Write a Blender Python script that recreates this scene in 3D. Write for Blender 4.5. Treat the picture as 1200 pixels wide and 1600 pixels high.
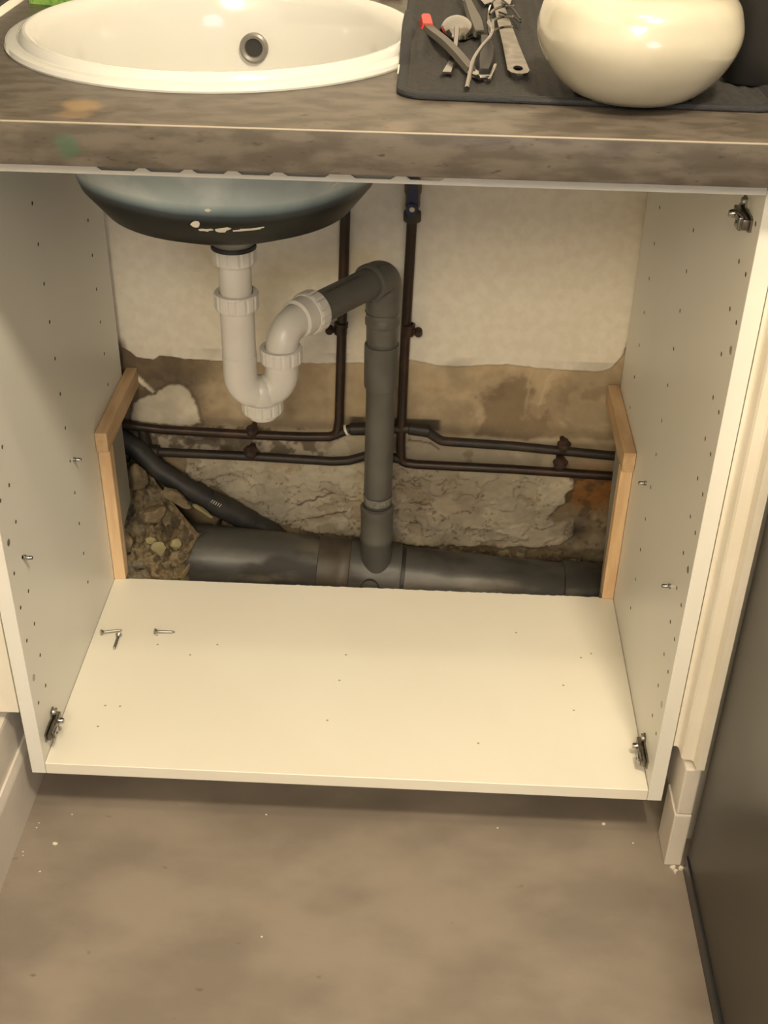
import bpy, bmesh, math, random
import numpy as np
from mathutils import Vector, Matrix
for o in list(bpy.data.objects): bpy.data.objects.remove(o)
SC = bpy.context.scene; COL = SC.collection
random.seed(4)
# ---------------------------------------------------------------- camera
yaw, pitch, roll = -0.0313, 0.5891, 0.0216
cy, sy, cp, sp, cr, sr = [f(a) for a in (yaw, pitch, roll) for f in (math.cos, math.sin)]
F = Vector((sy*cp, cy*cp, -sp)); R0 = Vector((cy, -sy, 0)); U0 = R0.cross(F)
RR = cr*R0 + sr*U0; UU = -sr*R0 + cr*U0
cd = bpy.data.cameras.new('camera'); cam = bpy.data.objects.new('camera', cd); COL.objects.link(cam)
cd.sensor_fit = 'VERTICAL'; cd.sensor_height = 24; cd.lens = 1897.06/1600*24; cd.clip_start = .01
M = Matrix.Identity(4)
for i in range(3): M[i][0] = RR[i]; M[i][1] = UU[i]; M[i][2] = -F[i]
M.translation = Vector((0.0764, -1.0849, 1.1288)); cam.matrix_world = M
SC.camera = cam
# ---------------------------------------------------------------- world and lamps
w = bpy.data.worlds.new('world'); SC.world = w; w.use_nodes = True
w.node_tree.nodes['Background'].inputs[0].default_value = (1, .86, .66, 1)
w.node_tree.nodes['Background'].inputs[1].default_value = .10
def area(name, loc, target, size, power, color):
    l = bpy.data.lights.new(name, 'AREA'); l.shape = 'DISK'; l.size = size; l.energy = power; l.color = color
    o = bpy.data.objects.new(name, l); COL.objects.link(o); o.location = loc
    o.rotation_euler = (Vector(target)-Vector(loc)).to_track_quat('-Z', 'Y').to_euler(); return o
area('ceiling_spot_or_fill', (.50, -.97, 2.2), (0, .1, .3), .22, 27, (1, .84, .60))
area('ceiling_spot_or_fill', (.25, -.55, 2.22), (.1, .0, 0), .09, 5, (1, .84, .60))
area('ceiling_spot_or_fill', (-.2, -2.5, 2.2), (0, 0, .3), .9, 56, (1, .85, .62))  # wide soft fill added in place of room bounce, not a fitted lamp
area('window_daylight', (.7, -2.9, 1.2), (.35, -.5, -.1), .8, 7, (.55, .72, 1))
vs = SC.view_settings; vs.view_transform = 'Standard'; vs.look = 'None'; vs.exposure = 0.22; vs.gamma = 1; vs.use_curve_mapping = False
# ---------------------------------------------------------------- helpers
def tag(o, label=None, cat=None, group=None, kind=None):
    if label: o['label'] = label
    if cat: o['category'] = cat
    if group: o['group'] = group
    if kind: o['kind'] = kind
    return o
def empty(name, loc, label, cat, group=None):
    o = bpy.data.objects.new(name, None); COL.objects.link(o); o.location = loc; o.empty_display_size = .02
    return tag(o, label, cat, group)
def wloc(o):
    v = Vector(o.location)
    return v if o.parent is None else v
def obj(name, bm, mat, parent=None, smooth=True, angle=35, label=None, local=False):
    me = bpy.data.meshes.new(name)
    bmesh.ops.recalc_face_normals(bm, faces=bm.faces)
    if smooth:
        for f in bm.faces: f.smooth = True
        for e in bm.edges:
            if len(e.link_faces) == 2 and e.calc_face_angle(0) > math.radians(angle): e.smooth = False
    bm.to_mesh(me); bm.free()
    if mat: me.materials.append(mat)
    o = bpy.data.objects.new(name, me); COL.objects.link(o)
    if parent:
        o.parent = parent
        if not local and parent.type == 'EMPTY': o.matrix_parent_inverse = Matrix.Translation(-Vector(parent.location))
    if label: o['label'] = label
    return o
def nb(): return bmesh.new()
def box(bm, x0, x1, y0, y1, z0, z1, bev=0, seg=2):
    r = bmesh.ops.create_cube(bm, size=1)
    for v in r['verts']:
        v.co = Vector(((x0+x1)/2+v.co.x*(x1-x0), (y0+y1)/2+v.co.y*(y1-y0), (z0+z1)/2+v.co.z*(z1-z0)))
    if bev:
        es = list({e for v in r['verts'] for e in v.link_edges})
        bmesh.ops.bevel(bm, geom=es, offset=bev, segments=seg, profile=.5, affect='EDGES')
    return bm
def frame(d, hint=None):
    d = d.normalized(); h = hint or (Vector((0, 0, 1)) if abs(d.z) < .9 else Vector((0, 1, 0)))
    u = d.cross(h).normalized(); return u, u.cross(d).normalized()
def tube(bm, pts, rad, seg=20, cap=True):
    pts = [Vector(p) for p in pts]; n = len(pts)
    rs = rad if isinstance(rad, (list, tuple)) else [rad]*n
    rings = []; u = None
    for i, p in enumerate(pts):
        d = (pts[min(i+1, n-1)]-pts[max(i-1, 0)]).normalized()
        if u is None: u, _ = frame(d)
        u = (u-d*u.dot(d)).normalized(); v = d.cross(u)
        rings.append([bm.verts.new(p+rs[i]*(math.cos(a)*u+math.sin(a)*v)) for a in [2*math.pi*k/seg for k in range(seg)]])
    for a, b in zip(rings, rings[1:]):
        for k in range(seg): bm.faces.new((a[k], a[(k+1) % seg], b[(k+1) % seg], b[k]))
    if cap:
        bm.faces.new(rings[0][::-1]); bm.faces.new(rings[-1])
    return bm
def fillet(pts, r, n=8):
    pts = [Vector(p) for p in pts]; out = [pts[0]]
    for i in range(1, len(pts)-1):
        rr = r[i-1] if isinstance(r, (list, tuple)) else r
        a = (pts[i-1]-pts[i]).normalized(); b = (pts[i+1]-pts[i]).normalized()
        ang = a.angle(b); t = min(rr/math.tan(ang/2) if ang < 3.1 else 0, (pts[i-1]-pts[i]).length*.49 if i > 1 else (pts[i-1]-pts[i]).length*.98, (pts[i+1]-pts[i]).length*.98)
        p0 = pts[i]+a*t; p1 = pts[i]+b*t
        if t < 1e-5: out.append(pts[i]); continue
        for k in range(n+1):
            s = k/n; out.append(p0*(1-s)**2*1+pts[i]*2*s*(1-s)+p1*s*s)
    out.append(pts[-1]); return out
def lathe(bm, prof, loc=(0, 0, 0), axis=(0, 0, 1), seg=32, rfun=None, closed=False):
    """prof: (r, h) pairs along the axis"""
    loc = Vector(loc); ax = Vector(axis).normalized(); u, v = frame(ax); rings = []
    for j, (r, h) in enumerate(prof):
        if r < 1e-6: rings.append([bm.verts.new(loc+ax*h)]); continue
        ring = []
        for k in range(seg):
            a = 2*math.pi*k/seg; q = r*(rfun(a, j) if rfun else 1)
            ring.append(bm.verts.new(loc+ax*h+q*(math.cos(a)*u+math.sin(a)*v)))
        rings.append(ring)
    pairs = list(zip(rings, rings[1:]))+([(rings[-1], rings[0])] if closed else [])
    for a, b in pairs:
        if len(a) == 1 and len(b) == 1: continue
        for k in range(seg):
            k2 = (k+1) % seg
            if len(a) == 1: bm.faces.new((a[0], b[k2], b[k]))
            elif len(b) == 1: bm.faces.new((a[k], a[k2], b[0]))
            else: bm.faces.new((a[k], a[k2], b[k2], b[k]))
    return bm
def prism(bm, poly, fn, d0, d1):
    """poly of 2-D points, fn(a, b, d) -> 3-D, extruded from d0 to d1"""
    A = [bm.verts.new(fn(a, b, d0)) for a, b in poly]; B = [bm.verts.new(fn(a, b, d1)) for a, b in poly]
    bm.faces.new(A); bm.faces.new(B[::-1]); n = len(poly)
    for i in range(n): bm.faces.new((A[i], B[i], B[(i+1) % n], A[(i+1) % n]))
    return bm
def rounded(x0, x1, y0, y1, r, n=6):
    out = []
    for cx, cy_, a0 in ((x1-r, y1-r, 0), (x0+r, y1-r, 90), (x0+r, y0+r, 180), (x1-r, y0+r, 270)):
        for k in range(n+1):
            a = math.radians(a0+90*k/n); out.append((cx+r*math.cos(a), cy_+r*math.sin(a)))
    return out
def boolean(o, cutter_bm):
    bmesh.ops.remove_doubles(cutter_bm, verts=cutter_bm.verts, dist=1e-6); bmesh.ops.recalc_face_normals(cutter_bm, faces=cutter_bm.faces)
    me = bpy.data.meshes.new('cut'); cutter_bm.to_mesh(me); cutter_bm.free()
    c = bpy.data.objects.new('cut', me); COL.objects.link(c)
    m = o.modifiers.new('b', 'BOOLEAN'); m.object = c; m.operation = 'DIFFERENCE'; m.solver = 'EXACT'
    dg = bpy.context.evaluated_depsgraph_get(); dg.update()
    new = bpy.data.meshes.new_from_object(o.evaluated_get(dg)); o.modifiers.clear()
    o.data = new; bpy.data.objects.remove(c); return o
# ---------------------------------------------------------------- materials
def mat(name, col, rough=.5, metal=0, col2=None, scale=10, stretch=(1, 1, 1), detail=6, lo=.35, hi=.65, bump=0, bscale=None,
        spots=(), coat=0, spec=.5, attr=None, col3=None, scale3=60, lo3=.6, hi3=.75, emis=None, rough2=None):
    m = bpy.data.materials.new(name); m.use_nodes = True; nt = m.node_tree; N = nt.nodes; Lk = nt.links
    b = N['Principled BSDF']; b.inputs['Roughness'].default_value = rough; b.inputs['Metallic'].default_value = metal
    b.inputs['Coat Weight'].default_value = coat; b.inputs['Specular IOR Level'].default_value = spec
    tc = N.new('ShaderNodeTexCoord'); mp = N.new('ShaderNodeMapping'); mp.inputs['Scale'].default_value = stretch
    Lk.new(tc.outputs['Object'], mp.inputs[0])
    def noise(s, d=detail):
        n = N.new('ShaderNodeTexNoise'); n.inputs['Scale'].default_value = s; n.inputs['Detail'].default_value = d
        Lk.new(mp.outputs[0], n.inputs['Vector']); return n
    def ramp(src, a, c):
        r = N.new('ShaderNodeMapRange'); r.inputs[1].default_value = a; r.inputs[2].default_value = c; r.interpolation_type = 'SMOOTHSTEP'
        Lk.new(src, r.inputs[0]); return r.outputs[0]
    def mix(f, a, c, mode='MIX'):
        x = N.new('ShaderNodeMix'); x.data_type = 'RGBA'; x.blend_type = mode
        for s, i in ((f, 0), (a, 6), (c, 7)):
            if hasattr(s, 'is_linked') or isinstance(s, bpy.types.NodeSocket): Lk.new(s, x.inputs[i])
            else: x.inputs[i].default_value = s if i == 0 else (*s[:3], 1)
        return x.outputs[2]
    c = None
    if attr:
        a = N.new('ShaderNodeAttribute'); a.attribute_name = attr; c = a.outputs['Color']
    if col2:
        n = noise(scale); f = ramp(n.outputs[0], lo, hi)
        c = mix(f, c if c is not None else col, col2, 'MIX' if not attr else 'MULTIPLY')
        if rough2 is not None:
            r = N.new('ShaderNodeMapRange'); r.inputs[3].default_value = rough; r.inputs[4].default_value = rough2
            Lk.new(f, r.inputs[0]); Lk.new(r.outputs[0], b.inputs['Roughness'])
    if col3:
        n = noise(scale3); c = mix(ramp(n.outputs[0], lo3, hi3), c if c is not None else col, col3)
    for (px, py, pz, rad, sc, amt) in spots:       # stains with a place of their own
        d = N.new('ShaderNodeVectorMath'); d.operation = 'DISTANCE'; d.inputs[1].default_value = (px, py, pz)
        n = noise(25, 3); ad = N.new('ShaderNodeVectorMath'); ad.operation = 'MULTIPLY_ADD'
        Lk.new(n.outputs['Color'], ad.inputs[0]); ad.inputs[1].default_value = (rad, rad, rad); Lk.new(tc.outputs['Object'], ad.inputs[2])
        sb = N.new('ShaderNodeVectorMath'); sb.operation = 'SUBTRACT'; sb.inputs[1].default_value = (rad/2,)*3; Lk.new(ad.outputs[0], sb.inputs[0])
        Lk.new(sb.outputs[0], d.inputs[0])
        f = ramp(d.outputs['Value'], rad, rad*.4); mu = N.new('ShaderNodeMath'); mu.operation = 'MULTIPLY'; mu.inputs[1].default_value = amt
        Lk.new(f, mu.inputs[0]); c = mix(mu.outputs[0], c if c is not None else col, sc)
    if c is None: b.inputs['Base Color'].default_value = (*col, 1)
    else: Lk.new(c, b.inputs['Base Color'])
    if bump:
        n = noise(bscale or scale*3); bu = N.new('ShaderNodeBump'); bu.inputs['Strength'].default_value = bump; bu.inputs['Distance'].default_value = .002
        Lk.new(n.outputs[0], bu.inputs['Height']); Lk.new(bu.outputs[0], b.inputs['Normal'])
    return m
MM = {}
MM['white_panel'] = mat('white_panel', (.80, .79, .74), .38, bump=.02, bscale=400, col2=(.77, .76, .70), scale=3)
MM['white_shelf'] = mat('white_shelf', (.83, .80, .70), .36, bump=.02, bscale=400, col2=(.80, .76, .66), scale=3,
    spots=[(x, y, 0, .0022, (.25, .18, .1), .8) for x, y in ((-.235, .22), (-.20, .245), (-.33, .11), (-.31, .11), (-.015, .235), (-.02, .18), (-.03, .10), (.32, .25), (.335, .26), (.29, .19), (.3, .14), (-.33, .07), (.17, .07), (.23, .30), (-.285, .24), (-.29, .26))])
MM['white_paint'] = mat('white_paint', (.82, .77, .68), .38, bump=.12, bscale=45, col2=(.78, .73, .63), scale=14)
MM['skirt_paint'] = mat('skirt_paint', (.74, .69, .63), .42, bump=.12, bscale=45, col2=(.68, .63, .57), scale=14)
MM['floor'] = mat('floor', (.29, .245, .20), .52, col2=(.215, .18, .148), scale=7, detail=9, lo=.34, hi=.66, bump=.05, bscale=70, col3=(.14, .112, .09), scale3=30, lo3=.68, hi3=.80, stretch=(1, 1.6, 1))
MM['counter'] = mat('counter', (.118, .100, .082), .40, col2=(.075, .063, .050), scale=26, detail=12, lo=.38, hi=.62, bump=.10, bscale=60, stretch=(1, 1.8, 3), col3=(.042, .034, .026), scale3=70, lo3=.63, hi3=.75,
    spots=[(-.238, .017, .82, .024, (.27, .185, .095), .75), (-.238, -.012, .82, .022, (.25, .17, .09), .5), (-.240, -.037, .80, .014, (.055, .10, .065), .75), (-.36, .39, .82, .05, (.07, .11, .045), .55), (.05, -.02, .82, .02, (.20, .165, .125), .5)])
MM['edge'] = mat('edge', (.30, .26, .21), .4)
MM['ceramic_sink'] = mat('ceramic_sink', (.63, .63, .60), .16, coat=.5)
MM['bead'] = mat('bead', (.80, .77, .68), .4)
MM['pvc_white'] = mat('pvc_white', (.66, .63, .59), .33, col2=(.62, .59, .54), scale=20)
MM['pvc_grey'] = mat('pvc_grey', (.090, .086, .076), .40, col2=(.112, .105, .092), scale=18, bump=.05, bscale=90)
MM['soil'] = mat('soil', (.072, .069, .063), .40, rough2=.7, col2=(.033, .029, .024), scale=9, stretch=(.6, 1, 1.6), lo=.42, hi=.58, bump=.1, bscale=60, col3=(.125, .108, .082), scale3=14, lo3=.52, hi3=.72)
MM['soil_brown'] = mat('soil_brown', (.085, .066, .047), .5, col2=(.045, .035, .025), scale=18, bump=.15, bscale=60)
MM['copper'] = mat('copper', (.034, .020, .014), .42, .3, col2=(.060, .030, .018), scale=30, lo=.45, hi=.7, bump=.15, bscale=120, col3=(.028, .032, .025), scale3=14, lo3=.55, hi3=.65)
MM['copper_dull'] = mat('copper_dull', (.042, .032, .025), .5, .2, col2=(.026, .021, .017), scale=22, bump=.2, bscale=120, col3=(.075, .035, .02), scale3=12, lo3=.58, hi3=.66)
MM['rust'] = mat('rust', (.065, .028, .015), .8, col2=(.03, .018, .012), scale=90, bump=.5, bscale=200)
MM['brass'] = mat('brass', (.22, .16, .09), .45, .5, col2=(.12, .085, .05), scale=60)
MM['blue'] = mat('blue', (.012, .018, .07), .4)
MM['chipboard'] = mat('chipboard', (.10, .07, .045), .9)
MM['enamel'] = None
MM['black_rubber'] = mat('black_rubber', (.018, .017, .016), .5)
MM['dark_hose'] = mat('dark_hose', (.028, .027, .026), .55, col2=(.05, .045, .04), scale=30, bump=.1)
MM['drain_grey'] = mat('drain_grey', (.21, .20, .185), .35, .3)
MM['steel'] = mat('steel', (.36, .35, .34), .14, 1.0)
MM['steel_dull'] = mat('steel_dull', (.30, .28, .25), .3, 1.0, col2=(.2, .18, .15), scale=80)
MM['zinc'] = mat('zinc', (.40, .40, .36), .38, .9)
MM['pine'] = mat('pine', (.78, .56, .34), .55, col2=(.68, .45, .25), scale=12, stretch=(6, 6, 1), bump=.1, bscale=60)
MM['pine_h'] = mat('pine_h', (.62, .43, .25), .55, col2=(.50, .33, .18), scale=12, stretch=(6, 1, 6), bump=.1, bscale=60)
MM['offcut'] = mat('offcut', (.30, .285, .245), .6, col2=(.24, .225, .19), scale=8)
MM['dark_unit'] = mat('dark_unit', (.050, .047, .040), .33, col2=(.058, .054, .045), scale=3)
MM['dark_seal'] = mat('dark_seal', (.016, .018, .026), .3)
MM['mat_fabric'] = mat('mat_fabric', (.027, .026, .025), .9, col2=(.037, .035, .033), scale=140, bump=.5, bscale=500)
MM['mat_border'] = mat('mat_border', (.020, .021, .024), .75, bump=.4, bscale=500)
MM['bowl'] = mat('bowl', (.54, .51, .42), .2, coat=.6, col2=(.48, .45, .36), scale=16, lo=.3, hi=.75)
MM['grey_plastic'] = mat('grey_plastic', (.085, .078, .066), .45)
MM['black_plastic'] = mat('black_plastic', (.014, .013, .012), .45)
MM['red'] = mat('red', (.62, .045, .035), .4)
MM['sponge'] = mat('sponge', (.26, .46, .10), .9, col2=(.16, .33, .06), scale=120, bump=.8, bscale=300)
MM['smear'] = mat('smear', (.13, .125, .11), .7, col2=(.24, .23, .2), scale=180)
MM['pale'] = mat('pale', (.42, .41, .33), .5)
MM['wall_attr'] = mat('wall_attr', (1, 1, 1), .85, attr='Col', col2=(.93, .92, .90), scale=60, bump=.22, bscale=140)
MM['rubble'] = mat('rubble', (1, 1, 1), .95, attr='Col', col2=(.72, .66, .55), scale=90, bump=.8, bscale=160)
MM['chunk'] = mat('chunk', (.27, .21, .125), .95, col2=(.16, .12, .07), scale=50, bump=.6, bscale=160)
MM['chunk_pale'] = mat('chunk_pale', (.36, .31, .17), .95, col2=(.28, .24, .12), scale=50, bump=.5, bscale=160)
MM['mortar'] = mat('mortar', (.24, .21, .15), .95, col2=(.13, .11, .075), scale=40, bump=.8, bscale=120)
MM['flake'] = mat('flake', (.75, .70, .6), .6)
MM['room'] = mat('room', (.78, .74, .68), .8, bump=.1, bscale=40)
MM['dark_tile'] = mat('dark_tile', (.05, .055, .06), .25)
MM['ceiling'] = mat('ceiling', (.75, .72, .65), .9)
FZ = -.098
# ---------------------------------------------------------------- structure
def struct(name, bm, m, smooth=False): return tag(obj(name, bm, m, smooth=smooth), kind='structure')
struct('floor', box(nb(), -2.6, 2.6, -3.4, .62, FZ-.1, FZ), MM['floor'])
struct('ceiling', box(nb(), -2.6, 2.6, -3.4, .8, 2.3, 2.4), MM['ceiling'])
struct('wall_front', box(nb(), -2.6, 2.6, -3.5, -3.4, FZ, 2.3), MM['room'])
struct('wall_right_far', box(nb(), 2.6, 2.7, -3.4, .8, FZ, 2.3), MM['room']).name = 'wall_right'
# left wall of the alcove, running towards the viewer
struct('wall_left', box(nb(), -.62, -.447, -3.4, .8, FZ, 2.3), MM['white_paint'])
struct('trim_1', box(nb(), -.447, -.401, -.001, .05, .087, .80), MM['white_paint'])     # flush filler beside the cabinet
bm = nb(); prism(bm, [(-.447, .0), (-.4195, .0), (-.4165, -.010), (-.4158, -.014), (-.4158, FZ), (-.447, FZ)], lambda a, b, d: (a, d, b), -3.0, .2)
struct('baseboard_left', bm, MM['skirt_paint'])
bm = nb(); prism(bm, [(-.447, .0), (-.4225, .0), (-.4225, .064), (-.4235, .069), (-.428, .071), (-.447, .071)], lambda a, b, d: (a, d, b), -3.0, .2)
b2 = struct('baseboard_left_upper', bm, MM['skirt_paint']); b2.name = 'trim_2'
# right wall of the alcove with its stepped casing
struct('wall_alcove', box(nb(), .437, .62, .012, .8, FZ, 2.3), MM['white_paint']).name = 'wall_right_alcove'
prof = [(.401, .012), (.401, .0005), (.4045, .0005), (.406, -.001), (.407, -.0045), (.4072, -.018), (.409, -.0215), (.4185, -.0222),
        (.421, -.0245), (.4225, -.0385), (.4315, -.0385), (.4315, .012)]
bm = nb(); prism(bm, prof, lambda a, b, d: (a, b, d), .0775, .80); struct('trim_3', bm, MM['white_paint'])
bm = nb(); box(bm, .4118, .4312, -.0325, .20, -.0055, .0712, .0022); struct('trim_4', bm, MM['skirt_paint'])
bm = nb(); box(bm, .4100, .4312, -.0335, .020, FZ, -.0065, .0018); struct('baseboard_right', bm, MM['skirt_paint'])
# filler paint on top of the block
# back wall
def vnoise(x, z, s, seed):
    rg = np.random.RandomState(seed); T = rg.rand(128, 128); X = x*s+40.3; Z = z*s+40.7
    xi = np.floor(X).astype(int); zi = np.floor(Z).astype(int); fx = X-xi; fz = Z-zi
    fx = fx*fx*(3-2*fx); fz = fz*fz*(3-2*fz)
    g = lambda a, b: T[a % 128, b % 128]
    return (g(xi, zi)*(1-fx)+g(xi+1, zi)*fx)*(1-fz)+(g(xi, zi+1)*(1-fx)+g(xi+1, zi+1)*fx)*fz
def fbm(x, z, s, seed, o=5):
    t = 0; a = .5; n = 0
    for k in range(o): t = t+a*vnoise(x, z, s*2**k, seed+k); n += a; a *= .55
    return t/n
def ss(a, b, v):
    t = np.clip((v-a)/(b-a), 0, 1); return t*t*(3-2*t)
def poly_sd(px, pz, poly):     # signed distance, positive inside
    d = np.full(px.shape, 1e9); ins = np.zeros(px.shape, bool); n = len(poly)
    for i in range(n):
        ax, az = poly[i]; bx, bz = poly[(i+1) % n]; ex, ez = bx-ax, bz-az
        t = np.clip(((px-ax)*ex+(pz-az)*ez)/(ex*ex+ez*ez), 0, 1)
        d = np.minimum(d, np.hypot(px-ax-t*ex, pz-az-t*ez))
        c = ((az > pz) != (bz > pz)) & (px < (bx-ax)*(pz-az)/(bz-az+1e-12)+ax); ins ^= c
    return np.where(ins, d, -d)
def grid_obj(name, P, C, m, **k):
    nz, nx = P.shape[:2]; me = bpy.data.meshes.new(name)
    idx = np.arange(nz*nx).reshape(nz, nx); f = np.stack([idx[:-1, :-1], idx[:-1, 1:], idx[1:, 1:], idx[1:, :-1]], -1).reshape(-1, 4)
    me.from_pydata(P.reshape(-1, 3).tolist(), [], f.tolist())
    at = me.color_attributes.new('Col', 'FLOAT_COLOR', 'POINT')
    cc = np.concatenate([C.reshape(-1, 3), np.ones((nz*nx, 1))], 1).astype(np.float32); at.data.foreach_set('color', cc.ravel())
    me.polygons.foreach_set('use_smooth', [True]*len(me.polygons)); me.materials.append(m)
    o = bpy.data.objects.new(name, me); COL.objects.link(o); return o
def mixc(C, f, col): return C*(1-f[..., None])+np.array(col)*f[..., None]
xs = np.arange(-.436, .4361, .0022); zs = np.arange(-.13, .82, .0022)
X, Z = np.meshgrid(xs, zs)
wx = X+.012*(fbm(X, Z, 40, 3)-.5); wz = Z+.012*(fbm(X, Z, 40, 9)-.5)
y = np.full(X.shape, .590); n1 = fbm(X, Z, 18, 21); n2 = fbm(X, Z, 70, 31); n3 = fbm(X, Z, 8, 41)
beige = np.array([.50, .39, .25]); C = np.ones(X.shape+(3,))*beige
C *= (0.80+.4*n1)[..., None]
# bare brown render, upper band: damp blotches and a painted shadow band
C = mixc(C, ss(.50, .70, n3)*.45, (.40, .29, .17))
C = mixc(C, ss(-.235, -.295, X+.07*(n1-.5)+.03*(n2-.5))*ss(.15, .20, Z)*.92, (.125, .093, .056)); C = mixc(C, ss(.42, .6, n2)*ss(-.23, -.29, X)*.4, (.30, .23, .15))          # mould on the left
C = mixc(C, ss(.235, .262, Z+.03*(n2-.5))*ss(-.20, -.27, X)*.6, (.17, .12, .07))
ws_ = .02*(n1-.5)
bl = poly_sd(wx+ws_, wz, [(.165, .15), (.172, .215), (.20, .262), (.235, .272), (.25, .24), (.235, .2), (.26, .20), (.275, .235), (.285, .19), (.262, .15)])
C = mixc(C, ss(-.006, .008, bl+.03*(n2-.5)+.02*(n1-.5))*.78, (.21, .15, .09))
C = mixc(C, ss(.004, -.002, np.abs(wx-.243-.1*(wz-.25)))*ss(.19, .21, Z)*ss(.29, .27, Z)*.5, (.62, .53, .38))
C = mixc(C, ss(.004, -.002, np.abs(wx-.270-.25*(wz-.25)))*ss(.20, .22, Z)*ss(.29, .27, Z)*.6, (.66, .57, .42))
C = mixc(C, ss(.50, .60, fbm(X, Z, 30, 161))*ss(.14, .17, X)*ss(.28, .24, Z)*ss(.15, .17, Z)*.45, (.25, .18, .11))
C = mixc(C, ss(.0, .02, X-.285)*ss(.24, .19, Z)*ss(.14, .16, Z)*.35, (.62, .50, .34))
C = mixc(C, ss(.188, .172, wz)*ss(.160, .166, wz)*.55, (.25, .19, .12))  # shadow band above the pipes, painted into the wall colour
y -= .002*(n1-.5)
# white plaster above the broken edge
ed = [(-.5, .30), (-.385, .296), (-.371, .288), (-.362, .279), (-.337, .277), (-.327, .284), (-.277, .279), (-.233, .278), (-.079, .281), (.0, .285), (.058, .292), (.10, .284), (.137, .283), (.205, .290), (.264, .285), (.345, .283), (.365, .292), (.378, .312), (.386, .34), (.5, .345)]
ez = np.interp(wx, [a for a, b in ed], [b for a, b in ed])
up = ss(-.0012, .0012, Z-ez+.006*(n2-.5)*.6)
C = mixc(C, up, (.80, .74, .63)); C = mixc(C, up*ss(.45, .7, n3)*.12, (.74, .67, .55)); y -= up*(.0045+.001*n3)
sm = np.exp(-((Z-ez)/.012)**2)*(1-up); C = mixc(C, sm*ss(.02, .07, X)*ss(.12, .08, X)*.5, (.60, .5, .36))
C = mixc(C, up*ss(-.372, -.384, wx)*ss(.32, .30, Z), (.20, .13, .09))
# pale patch on the left
he = poly_sd(wx, wz, [(-.384, .165), (-.377, .197), (-.351, .212), (-.341, .213), (-.337, .219), (-.319, .229), (-.301, .232), (-.287, .222), (-.278, .207), (-.271, .168), (-.286, .162), (-.337, .160)])
hm = ss(-.0012, .0012, he); C = mixc(C, hm, (.74, .66, .52)); y -= hm*.002
C = mixc(C, ss(.004, 0, np.abs(he+.003))*(1-hm)*.6, (.14, .10, .06))
fl = poly_sd(wx, wz, [(-.368, .240), (-.362, .248), (-.354, .238), (-.341, .219), (-.345, .216), (-.357, .230)]); fm = ss(-.001, .001, fl)
C = mixc(C, fm, (.78, .70, .55)); y -= fm*.0025
# band between the pipes
bd = ss(.162, .156, wz)*ss(.098, .106, wz); C = mixc(C, bd*ss(.33, .30, X)*.8, (.64, .56, .43))
C = mixc(C, bd*ss(.52, .66, n2)*ss(-.15, -.22, X)*.75, (.14, .10, .07)); C = mixc(C, bd*ss(.62, .68, n1)*.5, (.25, .18, .12))
C = mixc(C, ss(.50, .56, fbm(X, Z, 55, 77))*ss(.165, .160, Z)*ss(.10, .11, Z)*ss(.0, -.1, X)*.8, (.16, .12, .08))
C = mixc(C, ss(.56, .62, fbm(X, Z, 45, 87))*ss(.11, .10, Z)*.6, (.24, .17, .10))
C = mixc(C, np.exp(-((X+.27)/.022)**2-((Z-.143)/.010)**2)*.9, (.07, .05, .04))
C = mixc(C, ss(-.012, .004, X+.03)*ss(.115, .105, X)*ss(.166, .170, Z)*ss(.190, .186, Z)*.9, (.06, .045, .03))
C = mixc(C, np.exp(-((X-.005)/.014)**4-((Z-.187)/.008)**4), (.45, .28, .08))
# flaking paint below the pipes: layered flakes with lifted edges
lowz = ss(.108, .100, wz+.004*(n2-.5)); f1 = fbm(X+.03*(n2-.5), Z, 22, 71); f2 = fbm(X, Z+.02*(n1-.5), 34, 91)
right_edge = poly_sd(wx, wz, [(-.30, .11), (.308, .105), (.330, .088), (.330, .075), (.314, .06), (.318, .045), (.298, .028), (.293, .012), (.312, .002), (.335, .008), (.345, -.02), (.32, -.045), (.22, -.052), (.03, -.05), (-.14, -.03), (-.20, .0), (-.24, .045), (-.30, .06)])
rm = ss(-.0015, .0015, right_edge+.006*(f2-.5))*lowz
L1 = ss(.44, .455, f1)*rm; L2 = ss(.50, .512, f2)*rm
C = mixc(C, lowz, (.46, .345, .21)); C = mixc(C, lowz*ss(.45, .7, n2)*.5, (.36, .26, .15))
C = mixc(C, rm*.8, (.60, .50, .36)); C = mixc(C, L1*.75, (.69, .61, .46)); C = mixc(C, L2*.5, (.72, .65, .50))
C = mixc(C, ss(.02, .06, X)*ss(.20, .14, X)*ss(.10, .08, Z)*ss(-.04, .02, Z)*.38, (.42, .31, .20))
C = mixc(C, np.exp(-((f1-.442)/.006)**2)*rm*ss(.45, .6, n2)*.75, (.20, .14, .08))
C = mixc(C, np.exp(-((f2-.497)/.005)**2)*rm*ss(.5, .6, n1)*.7, (.22, .15, .09))
rid = np.abs(fbm(X+.02*(n2-.5), Z*1.4, 30, 131)-.5); ck = ss(.018, .004, rid)*rm*ss(.46, .58, fbm(X, Z, 16, 141)); C = mixc(C, ck*.75, (.16, .11, .065))
y -= rm*.003+L1*.003+L2*.0026+lowz*.005*(n2-.5)-ck*.002
ru = np.exp(-((X-.365)/.045)**2-((Z-.065)/.035)**2); C = mixc(C, np.clip(ru*1.9*(.4+n2), 0, 1)*(1-rm)*.95, (.36, .15, .03)); C = mixc(C, ss(.50, .60, n2)*ss(.29, .31, X)*(1-rm)*lowz*.7, (.13, .09, .05)); C = mixc(C, ss(.50, .58, fbm(X, Z, 60, 151))*ss(.29, .31, X)*(1-rm)*lowz*ss(.03, .0, Z)*.7, (.60, .52, .40))
C = mixc(C, ss(.27, .31, X)*ss(.04, .0, Z)*(1-rm)*.45, (.27, .21, .14))
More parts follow.
